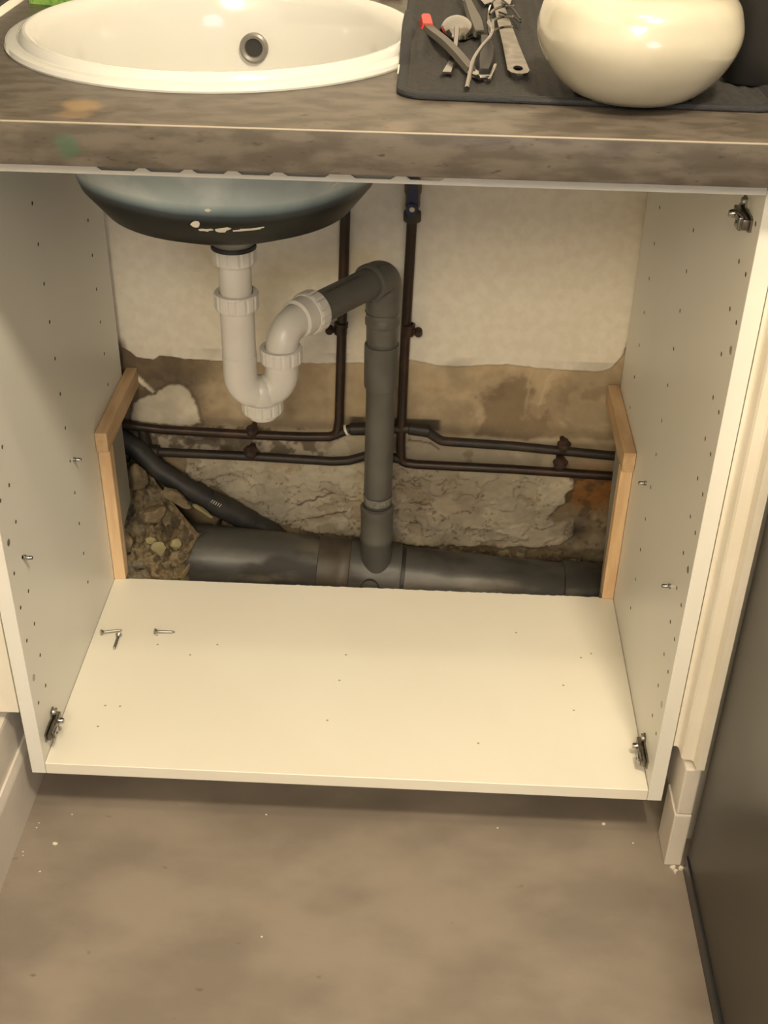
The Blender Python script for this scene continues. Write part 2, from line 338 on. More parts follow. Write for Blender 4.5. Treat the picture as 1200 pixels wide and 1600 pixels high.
C = mixc(C, np.exp(-((X-.345)/.02)**2-((Z+.012)/.02)**2)*.9, (.07, .05, .035))
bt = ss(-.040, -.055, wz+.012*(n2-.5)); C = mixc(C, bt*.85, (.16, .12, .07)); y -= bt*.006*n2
# cracks
for a, b in (((.06, .149), (.095, .143)), ((.095, .145), (.11, .13)), ((-.12, .02), (-.06, .045)), ((-.11, -.01), (-.04, .012)), ((.07, .03), (.10, .03))):
    ax, az = a; bx, bz = b; t = np.clip(((wx-ax)*(bx-ax)+(wz-az)*(bz-az))/((bx-ax)**2+(bz-az)**2), 0, 1)
    dd = np.hypot(wx-ax-t*(bx-ax), wz-az-t*(bz-az)); C = mixc(C, ss(.0022, .0006, dd)*.85, (.12, .08, .05)); y += .0015*ss(.0022, 0, dd)
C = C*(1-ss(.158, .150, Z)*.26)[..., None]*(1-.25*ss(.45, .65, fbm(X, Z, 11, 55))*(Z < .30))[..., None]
P = np.stack([X, y, Z], -1)
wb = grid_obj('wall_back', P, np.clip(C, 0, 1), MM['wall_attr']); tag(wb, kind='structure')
struct('wall_back_upper', box(nb(), -2.6, 2.6, .602, .8, FZ-.04, 2.3), MM['room']).name = 'wall_back_upper'
# ---------------------------------------------------------------- cabinet
cab = empty('base_cabinet', (0, .28, -.018), 'open white sink base cabinet without doors under the grey worktop', 'cabinet')
def side_bm(s):
    bm = nb(); xa, xb = sorted((s*.382, s*.400))
    poly = [(0, -.018), (.395, -.018), (.395, 0), (.395, .245), (.562 if s < 0 else .580, .245), (.562 if s < 0 else .580, .768), (0, .768)]
    prism(bm, poly, lambda a, b, d: (d, a, b), xa, xb)
    bmesh.ops.recalc_face_normals(bm, faces=bm.faces)
    bmesh.ops.bevel(bm, geom=[e for e in bm.edges if all(abs(v.co.y) < 1e-5 for v in e.verts)], offset=.0006, segments=1, affect='EDGES'); return bm
def hole_cut(s):
    c = nb(); off = .0365 if s < 0 else .030
    for yy, k0, k1 in ((.018, 1, 15), (.050, 1, 15), (.267, 1, 15), (.483, 5, 15)):
        for k in range(k0, k1):
            z = off+.05*k
            if yy < .03 and k in (2, 6, 11): continue
            lathe(c, [(0, -.014), (.0027, -.014), (.0027, .014), (0, .014)], (s*.382, yy, z), (1, 0, 0), seg=8)
    return c
for s in (-1, 1):
    sd = obj('side_panel', side_bm(s), MM['white_panel'], cab, angle=30); boolean(sd, hole_cut(s)); sd.data.materials.append(MM['chipboard'])
    for pgn in sd.data.polygons:
        c_ = pgn.center
        if .3685 < abs(c_.x) and (.383 < abs(c_.x) < .3995) and .004 < c_.y < .55 and .02 < c_.z < .765 and not (abs(c_.y-.395) < .002): pgn.material_index = 1
    hb = nb()
    for z in (.128, .33, .60):      # larger fixing holes near the front edge
        hb = nb(); lathe(hb, [(0, 0), (.0018, 0), (.0042, .0003), (.0045, 0)], (s*.3819, .018, z), (-s, 0, 0), seg=14); obj('fixing_hole_ring', hb, MM['zinc'], sd)
bm = nb(); box(bm, -.3815, .3815, 0, .392, -.018, 0, .0007, 1); bp_ = obj('bottom_panel', bm, MM['white_shelf'], cab)
# saw-torn back edge
bm = nb(); n = 150; a = []; 
for i in range(n):
    x = -.36+.72*i/(n-1); a.append((x, .3922+.0004+.0016*random.random()*(1 if x > -.1 else .35)))
prism(bm, [(-.36, .391)]+a+[(.36, .391)], lambda p, q, d: (p, q, d), -.0025, -.0003); obj('torn_edge', bm, MM['white_panel'], bp_)
# front rail with its notches
top = []
notch = [(-.228, -.190), (-.183, -.148), (-.140, -.108), (-.099, -.066), (-.057, -.015), (.005, .045), (.055, .090)]
poly = [(-.440, .7630), (.3815, .7630), (.3815, .775)]
for a0, a1 in reversed(notch): poly += [(a1+.004, .775), (a1+.001, .7695), (a1-.003, .7668), (a0+.005, .7668), (a0+.001, .7695), (a0-.004, .775)]
poly += [(-.440, .775)]
bm = nb(); prism(bm, poly, lambda a, b, d: (a, d, b), 0.0008, .0025)
rail = obj('front_rail', bm, MM['white_panel'], cab, smooth=False)
bm = nb(); box(bm, -.3815, .3815, .0025, .055, .7745, .7765); obj('rail_flange', bm, MM['white_panel'], rail)
bm = nb(); box(bm, -.235, .046, .0028, .004, .7635, .7745); obj('rail_stiffener', bm, MM['offcut'], rail)
# hinge plates left on the side panels
def hinge(s, yc, zc):
    h = empty('tmp', (0, 0, 0), None, None); h.name = 'hinge_plate'; 
    x = s*.382
    bm = nb(); prism(bm, [(-.026, -.006), (-.02, -.008), (.004, -.0075), (.006, -.015), (.016, -.016), (.018, -.006), (.026, -.004), (.027, .004), (.018, .006), (.016, .016), (.006, .015), (.004, .0075), (-.02, .008), (-.026, .006)],
          lambda a, b, d: (x-s*d, yc+a, zc+b), 0, .0022)
    pl = obj('hinge_plate', bm, MM['steel_dull'], cab, smooth=False, label='cranked steel hinge mounting plate')
    bm = nb(); box(bm, min(x-s*.002, x-s*.009), max(x-s*.002, x-s*.009), yc-.024, yc+.02, zc-.0052, zc+.0052, .0012); obj('hinge_rail', bm, MM['steel_dull'], pl)
    bm = nb(); box(bm, min(x-s*.008, x-s*.0125), max(x-s*.008, x-s*.0125), yc-.022, yc-.006, zc-.0066, zc+.0066, .001)
    lathe(bm, [(0, .0155), (.003, .0155), (.0042, .013), (.0042, .008)], (x, yc+.008, zc), (-s, 0, 0), seg=16); obj('hinge_catch', bm, MM['steel'], pl)
    for q in (-.0115, .0115):
        bm = nb(); lathe(bm, [(0, .0040), (.0012, .0040), (.0016, .0052), (.0036, .0046), (.0042, .0022)], (x, yc+.011, zc+q), (-s, 0, 0), seg=16); obj('screw', bm, MM['zinc'], pl)
    bm = nb()
    lathe(bm, [(0, .0130), (.0016, .0130), (.0016, .0100)], (x, yc-.014, zc), (-s, 0, 0), seg=12); obj('adjuster_slot', bm, MM['black_plastic'], pl)
    bpy.data.objects.remove(h)
hinge(-1, .042, .027); hinge(1, .052, .017); hinge(1, .053, .724)
for s, yy, zz in ((-1, .2814, .2799), (-1, .0536, .2834), (1, .2961, .268), (1, .0778, .2615)):
    bm = nb(); lathe(bm, [(0, .0105), (.0018, .0105), (.0025, .0095), (.0025, .003), (.0034, .0025), (.0034, -.002), (0, -.002)], (s*.382, yy, zz), (-s, 0, 0), seg=16)
    obj('shelf_pin', bm, MM['steel'], cab, label='small nickel shelf support pin')
# ---------------------------------------------------------------- softwood battens lining the cut-away
def batten(s, vert):
    x0, x1 = sorted((s*.3815, s*.3640)); sd = 'left' if s < 0 else 'right'
    if vert:
        o = obj('wooden_batten', box(nb(), x0, x1, .389, .409, .0003, .2295, .0009, 1), MM['pine'])
        tag(o, f'upright pale softwood batten at the {sd} rear of the cabinet floor', 'batten', 'softwood battens')
    else:
        o = obj('wooden_batten', box(nb(), x0, x1, .383, .588 if s < 0 else .588, .2305, .2615, .0009, 1), MM['pine_h'])
        tag(o, f'horizontal softwood batten on the {sd} side running back to the damp wall', 'batten', 'softwood battens')
for s in (-1, 1): batten(s, True); batten(s, False)
# grey painted board pieces behind the uprights
bm = nb(); prism(bm, [(.4092, .2300), (.468, .2300), (.470, .095), (.440, .088), (.418, .080), (.4125, .0), (.4092, -.03)], lambda a, b, d: (d, a, b), -.382, -.3645)
o = obj('grey_board', bm, MM['offcut'], smooth=False); tag(o, 'grey board offcut behind the left upright batten', 'board')
bm = nb(); prism(bm, [(.4092, .2300), (.452, .2300), (.445, .15), (.425, .05), (.414, -.03), (.4092, -.03)], lambda a, b, d: (d, a, b), .3645, .382)
o = obj('grey_board', bm, MM['offcut'], smooth=False); tag(o, 'narrow grey board offcut behind the right upright batten', 'board')
# ---------------------------------------------------------------- worktop
wt = empty('worktop', (0, .25, .7818), 'grey concrete-look laminate worktop with a round sink cut-out', 'worktop')
SX, SY, ZT = -.1548, .2928, .8207
bm = nb(); box(bm, -.4268, .4268, -.037, .586, .7818, ZT, .0016, 2)
top = obj('worktop_slab', bm, MM['counter'], wt); c = nb(); lathe(c, [(0, -.1), (.205, -.1), (.205, .1), (0, .1)], (SX, SY, .8), seg=64); boolean(top, c)
bm = nb(); tube(bm, [(-.4266, -.0362, .8199), (.4266, -.0362, .8199)], .0011, 8); obj('edge_strip', bm, MM['edge'], wt, label='pale strip along the front edge')  # thin paler line along the top front edge
for s in (-1, 1):
    bm = nb(); prism(bm, [(s*.4268, .8200), (s*.4268, .8265), (s*.4235, .8258), (s*.419, .8213), (s*.419, .8207)], lambda a, b, d: (a, d, b), -.036, .585)
    tag(obj('trim_6', bm, MM['bead']), kind='structure').name = 'trim_6' if s < 0 else 'trim_7'
tag(obj('wall_left_tile', box(nb(), -.4469, -.4269, -.02, .586, .8275, 1.35), MM['dark_tile'], smooth=False), kind='structure').name = 'wall_left_splashback'
tag(obj('w', box(nb(), .4269, .437, .0, .586, .8275, 1.35), MM['white_paint'], smooth=False), kind='structure').name = 'trim_8'
tag(obj('w', box(nb(), -.4469, -.4005, .05, .586, .15, .78), MM['room'], smooth=False), kind='structure').name = 'trim_9'
# ---------------------------------------------------------------- sink
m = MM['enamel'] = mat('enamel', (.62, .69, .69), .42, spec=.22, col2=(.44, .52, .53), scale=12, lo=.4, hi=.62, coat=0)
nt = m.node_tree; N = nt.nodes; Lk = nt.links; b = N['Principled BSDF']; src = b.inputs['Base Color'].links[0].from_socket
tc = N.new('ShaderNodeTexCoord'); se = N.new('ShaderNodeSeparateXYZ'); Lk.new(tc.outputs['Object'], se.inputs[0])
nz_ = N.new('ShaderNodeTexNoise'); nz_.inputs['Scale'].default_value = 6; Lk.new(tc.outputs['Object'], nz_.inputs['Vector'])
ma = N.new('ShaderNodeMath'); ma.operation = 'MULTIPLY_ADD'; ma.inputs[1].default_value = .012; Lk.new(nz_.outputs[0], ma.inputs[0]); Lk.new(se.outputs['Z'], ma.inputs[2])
cr_ = N.new('ShaderNodeValToRGB'); mr = N.new('ShaderNodeMapRange'); mr.inputs[1].default_value = .679; mr.inputs[2].default_value = .702; Lk.new(ma.outputs[0], mr.inputs[0]); Lk.new(mr.outputs[0], cr_.inputs[0])  # dark lower band: enamel fade plus a dark reflection put into the colour
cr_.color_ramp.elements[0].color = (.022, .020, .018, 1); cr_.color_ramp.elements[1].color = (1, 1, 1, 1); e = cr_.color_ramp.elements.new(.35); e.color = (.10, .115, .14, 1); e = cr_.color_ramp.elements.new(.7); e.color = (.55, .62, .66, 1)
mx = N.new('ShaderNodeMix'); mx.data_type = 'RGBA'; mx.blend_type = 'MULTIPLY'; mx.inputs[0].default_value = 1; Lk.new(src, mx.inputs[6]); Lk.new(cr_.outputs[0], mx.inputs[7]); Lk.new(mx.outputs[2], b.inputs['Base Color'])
sink = empty('kitchen_sink', (SX, SY, ZT), 'round white enamel inset sink with raised rim in the worktop', 'sink')
inner = [(.2010, .0125), (.1965, .0085), (.1930, .0), (.1880, -.02), (.1840, -.06), (.178, -.11), (.163, -.150), (.135, -.178), (.095, -.193), (.05, -.199), (.031, -.201)]
rim = [(.2285, .0002), (.2290, .0022), (.2270, .0060), (.2230, .0080), (.2175, .0072), (.2150, .0078), (.2130, .0120), (.2085, .0150), (.2045, .0148)]
bm = nb(); lathe(bm, [(.2055, .0004)]+rim+inner, (SX, SY, ZT), seg=96); obj('basin', bm, MM['ceramic_sink'], sink)
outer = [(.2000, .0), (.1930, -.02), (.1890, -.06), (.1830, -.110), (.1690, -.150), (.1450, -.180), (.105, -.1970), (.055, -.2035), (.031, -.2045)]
bm = nb(); lathe(bm, outer, (SX, SY, ZT), seg=96); un = obj('bowl_underside', bm, m, sink, label='blue-grey enamelled underside, enamel fade and painted dark reflection at the bottom')
def surf_out(ang, z):
    hs = [(r, ZT+h) for r, h in outer]
    for (r0, z0), (r1, z1) in zip(hs, hs[1:]):
        if z1 <= z <= z0: t = (z-z0)/(z1-z0); r = r0+(r1-r0)*t; nrm = Vector((z0-z1, r0-r1)) if 0 else Vector((abs(z1-z0), -(r0-r1))).normalized(); break
    n3_ = Vector((math.cos(ang)*nrm.x, math.sin(ang)*nrm.x, nrm.y)); return Vector((SX+r*math.cos(ang), SY+r*math.sin(ang), z)), n3_
def chip(ang, z, l, wd, tilt, mt, name='enamel_chip'):
    p, nn = surf_out(math.radians(ang), z); t = Vector((-math.sin(math.radians(ang)), math.cos(math.radians(ang)), 0)); q = nn.cross(t)
    pts = [];
    for k in range(9):
        a = 2*math.pi*k/9; rr = .6+.8*random.random(); u = math.cos(a)*l*rr/2; v = math.sin(a)*wd*rr/2
        pts.append((u*math.cos(tilt)-v*math.sin(tilt), u*math.sin(tilt)+v*math.cos(tilt)))
    bm = nb(); prism(bm, pts, lambda a, b, d: p+t*a+q*b+nn*d, -.004, .0008); obj(name, bm, mt, un, smooth=False)
for args in ((-93, .672, .010, .007, .3, MM['flake']), (-90, .664, .012, .004, .1, MM['flake']), (-84, .665, .014, .008, .2, MM['flake']), (-74, .664, .03, .003, .05, MM['flake']), (-88, .690, .006, .004, 0, MM['flake'])): chip(*args)
for args in ((-150, .735, .012, .005, 1.1, MM['black_rubber']), (-146, .722, .018, .005, .8, MM['black_rubber']), (-48, .745, .012, .003, .9, MM['black_rubber']), (-42, .705, .02, .004, .3, MM['flake']), (-36, .715, .012, .003, .3, MM['rust'])): chip(*args)
# overflow
od = Vector((.05, 1, 0)).normalized(); rr_, nn_ = .1835, None
oc = Vector((SX, SY, 0))+od*.1815; oc.z = ZT-.052
ax = Vector((-od.x, -od.y, .08)).normalized()
bm = nb(); lathe(bm, [(.0105, .0005), (.0115, .0030), (.0150, .0045), (.0175, .0030), (.0178, -.004)], oc, ax, 40); ov = obj('overflow_ring', bm, MM['drain_grey'], sink, label='grey overflow ring')
bm = nb(); lathe(bm, [(0, -.0002), (.0120, .0003)], oc, ax, 30); obj('overflow_hole', bm, MM['black_rubber'], ov)
bm = nb(); lathe(bm, [(0, -.1985), (.014, -.1985), (.018, -.1965), (.032, -.1960), (.036, -.198)], (SX, SY, ZT), seg=32); obj('drain_strainer', bm, MM['steel'], sink)
DX, DY = -.1535, .291
bm = nb(); lathe(bm, [(.035, .617), (.0375, .612), (.036, .604), (.027, .594), (.0255, .586), (.0225, .585), (.0225, .575)], (DX, DY, 0), seg=40); obj('drain_flange', bm, MM['drain_grey'], sink, label='grey metal drain outlet under the bowl')
bm = nb(); lathe(bm, [(.0225, .587), (.0270, .5868), (.0275, .582), (.0225, .580)], (DX, DY, 0), seg=32); obj('washer', bm, MM['black_rubber'], sink, label='black rubber washer')
# ---------------------------------------------------------------- white trap
trap = empty('bottle_trap', (-.128, .297, .345), 'white plastic P-trap under the sink with ribbed compression nuts', 'trap'); trap.name = 'waste_trap'
def nut(bm, c, ax, h, ri=.0208, ro=.0272, ribs=14):
    seg = 96
    def rf(a, j):
        if j in (2, 3): return 1.0+.018*(1 if (a*ribs/(2*math.pi)) % 1 < .72 else -1.2)
        return 1
    lathe(bm, [(ri, h/2), (ro-.001, h/2), (ro, h*.34), (ro, -h*.40), (ro-.0008, -h/2), (ri, -h/2)], c, ax, seg, rf, closed=True)
OX, OY = -.1025, .306
Rt = .0200
bm = nb(); tube(bm, [(DX, DY, .572), (DX, DY, .502)], Rt, 32); obj('inlet_pipe', bm, MM['pvc_white'], trap)
uz = .396
body = fillet([(DX, DY, .510), (DX, DY, .372), (OX, OY, .372), (OX, OY, .456)], .0265, 14)
bm = nb(); tube(bm, [(DX, DY, .517), (DX, DY, .41)]+[], .0213, 32)
tube(bm, [p for p in [Vector((DX, DY, .44))]+[Vector(((DX+OX)/2, (DY+OY)/2, .410))+Vector(((DX-OX)/2*math.cos(a), (DY-OY)/2*math.cos(a), -.0275*math.sin(a))) for a in [math.pi*k/16 for k in range(17)]]+[Vector((OX, OY, .43))]], .0217, 32)
tube(bm, [(OX, OY, .438), (OX, OY, .410)], .0217, 32)
mx_, my_ = (DX+OX)/2, (DY+OY)/2
lathe(bm, [(0, .4035), (.013, .402), (.019, .396), (.0228, .386), (.0233, .378), (.0225, .373), (.0225, .358), (0, .358)], (mx_, my_, 0), seg=32)
obj('trap_body', bm, MM['pvc_white'], trap, angle=50)
bm = nb(); nut(bm, (DX, DY, .5745), (0, 0, -1), .022, ri=.0205, ro=.0266, ribs=12); obj('compression_nut', bm, MM['pvc_white'], trap, angle=20)
bm = nb(); nut(bm, (DX, DY, .5140), (0, 0, -1), .021, ro=.0272); obj('compression_nut', bm, MM['pvc_white'], trap, angle=20)
bm = nb(); nut(bm, (OX, OY, .4345), (0, 0, -1), .020, ro=.0270); obj('compression_nut', bm, MM['pvc_white'], trap, angle=20)
bm = nb(); nut(bm, (mx_, my_, .3640), (0, 0, -1), .017, ri=.02, ro=.0265); lathe(bm, [(.022, .356), (.0195, .352), (.0185, .348), (0, .3475)], (mx_, my_, 0), seg=32); obj('cleanout_cap', bm, MM['pvc_white'], trap, angle=20)
VX, VY, HZ = .0205, .488, .4690
hd = (Vector((VX, VY, HZ))-Vector((OX, OY, .4715))).normalized()
corner = Vector((OX, OY, .4715))
elb = fillet([(OX, OY, .425), corner, corner+hd*.060], .040, 14)
bm = nb(); tube(bm, elb, .0208, 32); lathe(bm, [(.0208, .030), (.0248, .032), (.0252, .040), (.0252, .056), (.0208, .058)], corner, hd, 40); obj('outlet_elbow', bm, MM['pvc_white'], trap, angle=50)
bm = nb(); nut(bm, corner+hd*.060, -hd, .019, ro=.0280); obj('compression_nut', bm, MM['pvc_white'], trap, angle=20)
# ---------------------------------------------------------------- grey waste pipe
wp = empty('waste_pipe', (.016, .488, .03), 'grey plastic waste pipe from the white trap down to the soil pipe', 'pipe')
vc = Vector((VX, VY, HZ))
bm = nb(); tube(bm, [corner+hd*.055, vc-hd*.03], .0213, 32); hp = obj('sloping_pipe', bm, MM['pvc_grey'], wp)
sd_ = hd.cross(Vector((0, 0, 1))).normalized(); upn = sd_.cross(hd).normalized()
bm = nb(); rnd = random.Random(3); s0 = .085
pn = (upn*.78+Vector((0, -1, 0))*.35); pn = (pn-hd*pn.dot(hd)).normalized(); side = hd.cross(pn)
while s0 < .155:                       # faint row of printed characters, unreadable in the photograph
    L_ = rnd.uniform(.0018, .0045)
    for q in (-.0011, .0011):
        p0 = corner+hd*s0+pn*.0214+side*q; p1 = p0+hd*L_
        f = [bm.verts.new(v) for v in (p0-side*.0006, p1-side*.0006, p1+side*.0006, p0+side*.0006)]; bm.faces.new(f)
    s0 += L_+rnd.uniform(.0008, .0022)
obj('printed_marking', bm, MM['black_plastic'], hp, smooth=False)
e_ = fillet([vc-hd*.036, vc, vc+Vector((-.0005, .0005, -.052))], .020, 12)
bm = nb(); tube(bm, e_, .0252, 36); lathe(bm, [(.0252, -.036), (.0262, -.035), (.0262, -.028), (.0252, -.027)], vc, hd, 36); obj('elbow', bm, MM['pvc_grey'], wp, angle=50)
vb = Vector((.0160, .488, .03)); vd = (vc-vb).normalized()
def vp(z): return vb+vd*((z-vb.z)/vd.z)
bm = nb(); lathe(bm, [(.0252, .417), (.0236, .415), (.0236, .408), (.0250, .406), (.0250, .398), (.0230, .396), (.0230, .372), (.0217, .370)], (VX-.001, VY, 0), (0, 0, 1), 36); obj('elbow_socket', bm, MM['pvc_grey'], wp, angle=40)
bm = nb(); tube(bm, [vp(.40), vp(.04)], .0216, 32); obj('downpipe', bm, MM['pvc_grey'], wp)
bm = nb(); lathe(bm, [(.0217, .366), (.0245, .3655), (.0250, .363), (.0250, .300), (.0242, .2975), (.0217, .297)], (vp(.31).x, VY, 0), (0, 0, 1), 36); obj('coupling', bm, MM['pvc_grey'], wp, angle=40)
bm = nb(); lathe(bm, [(.0217, .093), (.0238, .092), (.0262, .090), (.0258, .080), (.0252, .078), (.0252, .040), (.0262, .038), (.0262, .030), (.0245, .027), (.0245, -.03)], (.0165, .480, 0), (0, .04, 1), 36); obj('tee_socket', bm, MM['pvc_grey'], wp, angle=40)
bm = nb(); lathe(bm, [(.0218, .098), (.0226, .110), (.0218, .1105)], (.0172, .4845, 0), (0, .02, 1), 30, lambda a, j: 1+.012*math.sin(7*a+j)); obj('sealant_smear', bm, MM['smear'], wp)
# ---------------------------------------------------------------- soil pipe
SR = .0545
def sz(x): return -.0545-.082*x
def sp_(x): return Vector((x, .500, sz(x)))
soil = empty('soil_pipe', (0, .5, FZ), 'large dark grey plastic soil pipe lying along the foot of the wall', 'pipe')
bm = nb(); tube(bm, [sp_(-.40), sp_(-.075)], SR, 56); obj('left_pipe', bm, MM['soil'], soil)
bm = nb(); tube(bm, [sp_(.052), sp_(.322)], SR-.0015, 56); obj('right_pipe', bm, MM['soil'], soil)
ad = (sp_(1)-sp_(0)).normalized()
bm = nb(); lathe(bm, [(SR, -.080), (SR+.0012, -.079), (SR+.0012, -.048), (SR+.0022, -.046), (SR+.0022, -.030), (SR+.001, -.028)], sp_(0), ad, 56); obj('reducer_collar', bm, MM['soil_brown'], soil, angle=40, label='brown-stained collar')
bm = nb(); lathe(bm, [(SR, -.030), (SR+.0035, -.028), (SR+.0040, -.024), (SR+.0040, .048), (SR+.0032, .0535), (SR-.002, .0545)], sp_(0), ad, 56); tee = obj('tee_body', bm, MM['soil'], soil, angle=40)
bm = nb(); lathe(bm, [(SR-.001, .0545), (SR-.0005, .0600), (SR-.004, .0615)], sp_(0), ad, 56, lambda a, j: 1+.006*math.sin(9*a)); obj('joint_gasket', bm, MM['black_rubber'], soil)
bm = nb(); lathe(bm, [(SR-.003, .315), (SR+.003, .3165), (SR+.004, .321), (SR+.004, .44), (0, .44)], sp_(0), ad, 56); obj('end_socket', bm, MM['soil'], soil, angle=40)
# moulded roundel on the tee
rc = Vector((.0085, .500, sz(.0085))); rn = Vector((0, -math.cos(.28), math.sin(.28)))
bm = nb(); lathe(bm, [(.0128, -.003), (.0130, .0015), (.0148, .0015), (.0152, -.003)], rc+rn*(SR+.0030), rn, 32); obj('moulded_roundel', bm, MM['black_rubber'], tee)
# ---------------------------------------------------------------- copper pipes on the wall
PY = .573
hot = empty('copper_pipe', (-.045, PY, .16), 'oxidised copper pipe rising left of the grey downpipe with upper horizontal run', 'pipe')
cold = empty('copper_pipe', (.052, PY, .12), 'oxidised copper pipe rising right of the grey downpipe up to the blue valve', 'pipe')
def wob(pts, amp=.0008, step=.02):
    out = []; r = random.Random(len(pts))
    for a, b in zip(pts, pts[1:]):
        a = Vector(a); b = Vector(b); n = max(1, int((b-a).length/step))
        for k in range(n): out.append(a.lerp(b, k/n)+Vector((r.uniform(-1, 1), 0, r.uniform(-1, 1)))*amp*.5)
    return out+[Vector(pts[-1])]
bm = nb(); tube(bm, fillet([(-.0370, PY, .70), (-.0395, PY, .52), (-.0490, PY, .1900), (-.0530, PY, .1600), (-.105, PY, .1575), (-.181, PY, .1575), (-.33, PY, .1610), (-.405, PY, .168)], [.05, .05, .018, .05, .05, .05], 8), .0074, 16)
obj('vertical_pipe', bm, MM['copper'], hot)
bm = nb(); tube(bm, fillet([(-.056, PY, .163), (-.030, PY, .176), (.0, PY, .175), (.062, PY, .1800), (.088, PY, .176), (.113, PY, .1590), (.224, PY, .1550), (.395, PY, .1430)], .02, 6), .0074, 16); obj('horizontal_pipe', bm, MM['copper_dull'], hot)
bm = nb(); lathe(bm, [(.0076, -.014), (.0098, -.013), (.0102, -.010), (.0102, .012), (.0095, .014), (.0076, .015)], (-.018, PY, .1755), (1, 0, .05), 20); obj('soldered_joint', bm, MM['copper_dull'], hot); bm = nb(); lathe(bm, [(.0076, -.012), (.0100, -.011), (.0100, .020), (.0076, .021)], (.072, PY, .1785), (1, 0, -.12), 20); obj('soldered_joint', bm, MM['copper_dull'], hot)
bm = nb(); lathe(bm, [(.0076, -.002), (.0092, -.001), (.0092, .0015), (.0076, .0025)], (-.0375, PY, .1725), (1, 0, .45), 20); obj('white_ring', bm, MM['flake'], hot, label='ring of white paint')
bm = nb(); tube(bm, fillet([(.0555, PY, .530), (.0500, PY, .30), (.0485, PY, .150), (.0500, PY, .1170), (.075, PY, .1140), (.227, PY, .1120), (.40, PY, .1060)], [.05, .05, .012, .02, .05], 8), .0074, 16); obj('vertical_pipe', bm, MM['copper'], cold)
bm = nb(); tube(bm, fillet([(.052, PY, .122), (.020, PY, .129), (-.003, PY, .128), (-.034, PY, .1165), (-.06, PY, .1140), (-.183, PY, .1175), (-.32, PY, .1190), (-.405, PY, .1200)], .03, 6), .0074, 16); obj('horizontal_pipe', bm, MM['copper_dull'], cold)
bm = nb(); tube(bm, [(-.363, PY+.002, .163), (-.359, PY+.002, .118)], .0085, 14); lathe(bm, [(.0085, -.01), (.0115, -.008), (.0115, .012), (.0085, .014)], (-.352, PY, .1195), (1, 0, 0), 18); obj('link_pipe', bm, MM['copper_dull'], cold)
# valve
vt = empty('isolating_valve', (.0555, .572, .52), 'small brass valve with dark blue lever behind the sink', 'valve')
bm = nb(); lathe(bm, [(.0076, -.004), (.0118, -.003), (.0124, 0), (.0124, .010), (.0112, .013), (.0085, .014)], (.0555, .572, .520), (0, 0, 1), 6); lathe(bm, [(.0085, .012), (.0090, .016), (.0090, .020)], (.0555, .572, .520), seg=20); obj('olive_nut', bm, MM['copper'], vt, angle=25)
bm = nb(); lathe(bm, [(.0088, .536), (.0105, .540), (.0105, .556), (.0120, .560), (.0120, .575), (.0090, .580), (.0076, .582), (.0076, .70), (0, .70)], (.0555, .572, 0), seg=24); obj('valve_body', bm, MM['brass'], vt)
bm = nb(); prism(bm, [(.0455+.0005, .537), (.0490, .5325), (.0560, .5325), (.0610, .537), (.0625, .545), (.0620, .566), (.0600, .590), (.0500, .590), (.0475, .566), (.0455, .545)], lambda a, b, d: (a+.001, d, b), .553, .5585); lev = obj('lever', bm, MM['blue'], vt, smooth=False)
bm = nb(); lathe(bm, [(.0076, 0), (.0076, .004), (0, .004)], (.0550, .554, .5430), (0, -1, 0), 20); obj('lever_hub', bm, MM['blue'], lev); 
bm = nb(); lathe(bm, [(.0045, 0), (.0045, .0018), (.0036, .0028), (0, .0028)], (.0550, .550, .5430), (0, -1, 0), 8); obj('lever_screw', bm, MM['zinc'], lev)
# pipe clips
def saddle(x, z, s, lab):
    c_ = empty('pipe_clip', (x, .572, z), lab, 'clip', 'brown saddle clips on the upright pipes')
    bm = nb(); lathe(bm, [(.0076, -.0055), (.0098, -.0055), (.0098, .0055), (.0076, .0055)], (x, PY, z), (0, 0, 1), 20, closed=True)
    lathe(bm, [(.0076, .004), (.0105, .005), (.0105, .012), (.0076, .013)], (x+.001, PY, z), (0, 0, 1), 20); obj('clip_band', bm, MM['copper'], c_)
    bm = nb(); tube(bm, [(x, PY, z), (x+s*.014, PY-.001, z-.0005)], .0042, 12); lathe(bm, [(0, .0085), (.0045, .0080), (.0060, .0055), (.0060, -.0055), (0, -.006)], (x+s*.0165, PY, z-.0005), (0, -1, 0), 14); obj('clip_lug', bm, MM['rust'], c_)
    bm = nb(); lathe(bm, [(.0045, 0), (.0045, .020), (0, .020)], (x, PY, z), (0, 1, 0), 12); obj('clip_stem', bm, MM['rust'], c_)
saddle(-.0465, .3447, -1, 'rusty brown saddle clip on the left upright copper pipe')
saddle(.0535, .3460, 1, 'rusty brown saddle clip on the right upright copper pipe')
def round_clip(x, z, r, lab, sh=0):
    c_ = empty('pipe_bracket', (x, .575, z), lab, 'bracket', 'rusty brackets above the horizontal pipes')
    bm = nb(); lathe(bm, [(0, .0165), (r*.45, .0165), (r*.8, .013), (r, .008), (r*.9, .001), (r*.5, -.004), (r*.4, -.022)], (x, .566, z), (0, -1, .15), 18, lambda a, j: 1+.08*math.sin(3*a+j*2)+.05*math.sin(7*a)); obj('bracket_head', bm, MM['rust'], c_)
    bm = nb(); lathe(bm, [(r*.30, .0168), (r*.35, .0185), (0, .0185)], (x, .566, z), (0, -1, .15), 6); obj('bracket_screw', bm, MM['copper_dull'], c_)
    bm = nb(); lathe(bm, [(.0078, -.005), (.0094, -.0045), (.0094, .0045), (.0078, .005)], (x, PY, z-.012), (1, 0, 0), 18, closed=True); obj('bracket_band', bm, MM['rust'], c_)
round_clip(-.1890, .1335, .0110, 'rusty round bracket on the lower left pipe, below the white trap')
round_clip(-.1850, .1725, .0095, 'dark bracket on the upper left pipe, half hidden by the white trap cap')
round_clip(.3035, .1670, .0105, 'dark round bracket on the upper right pipe near the right batten')
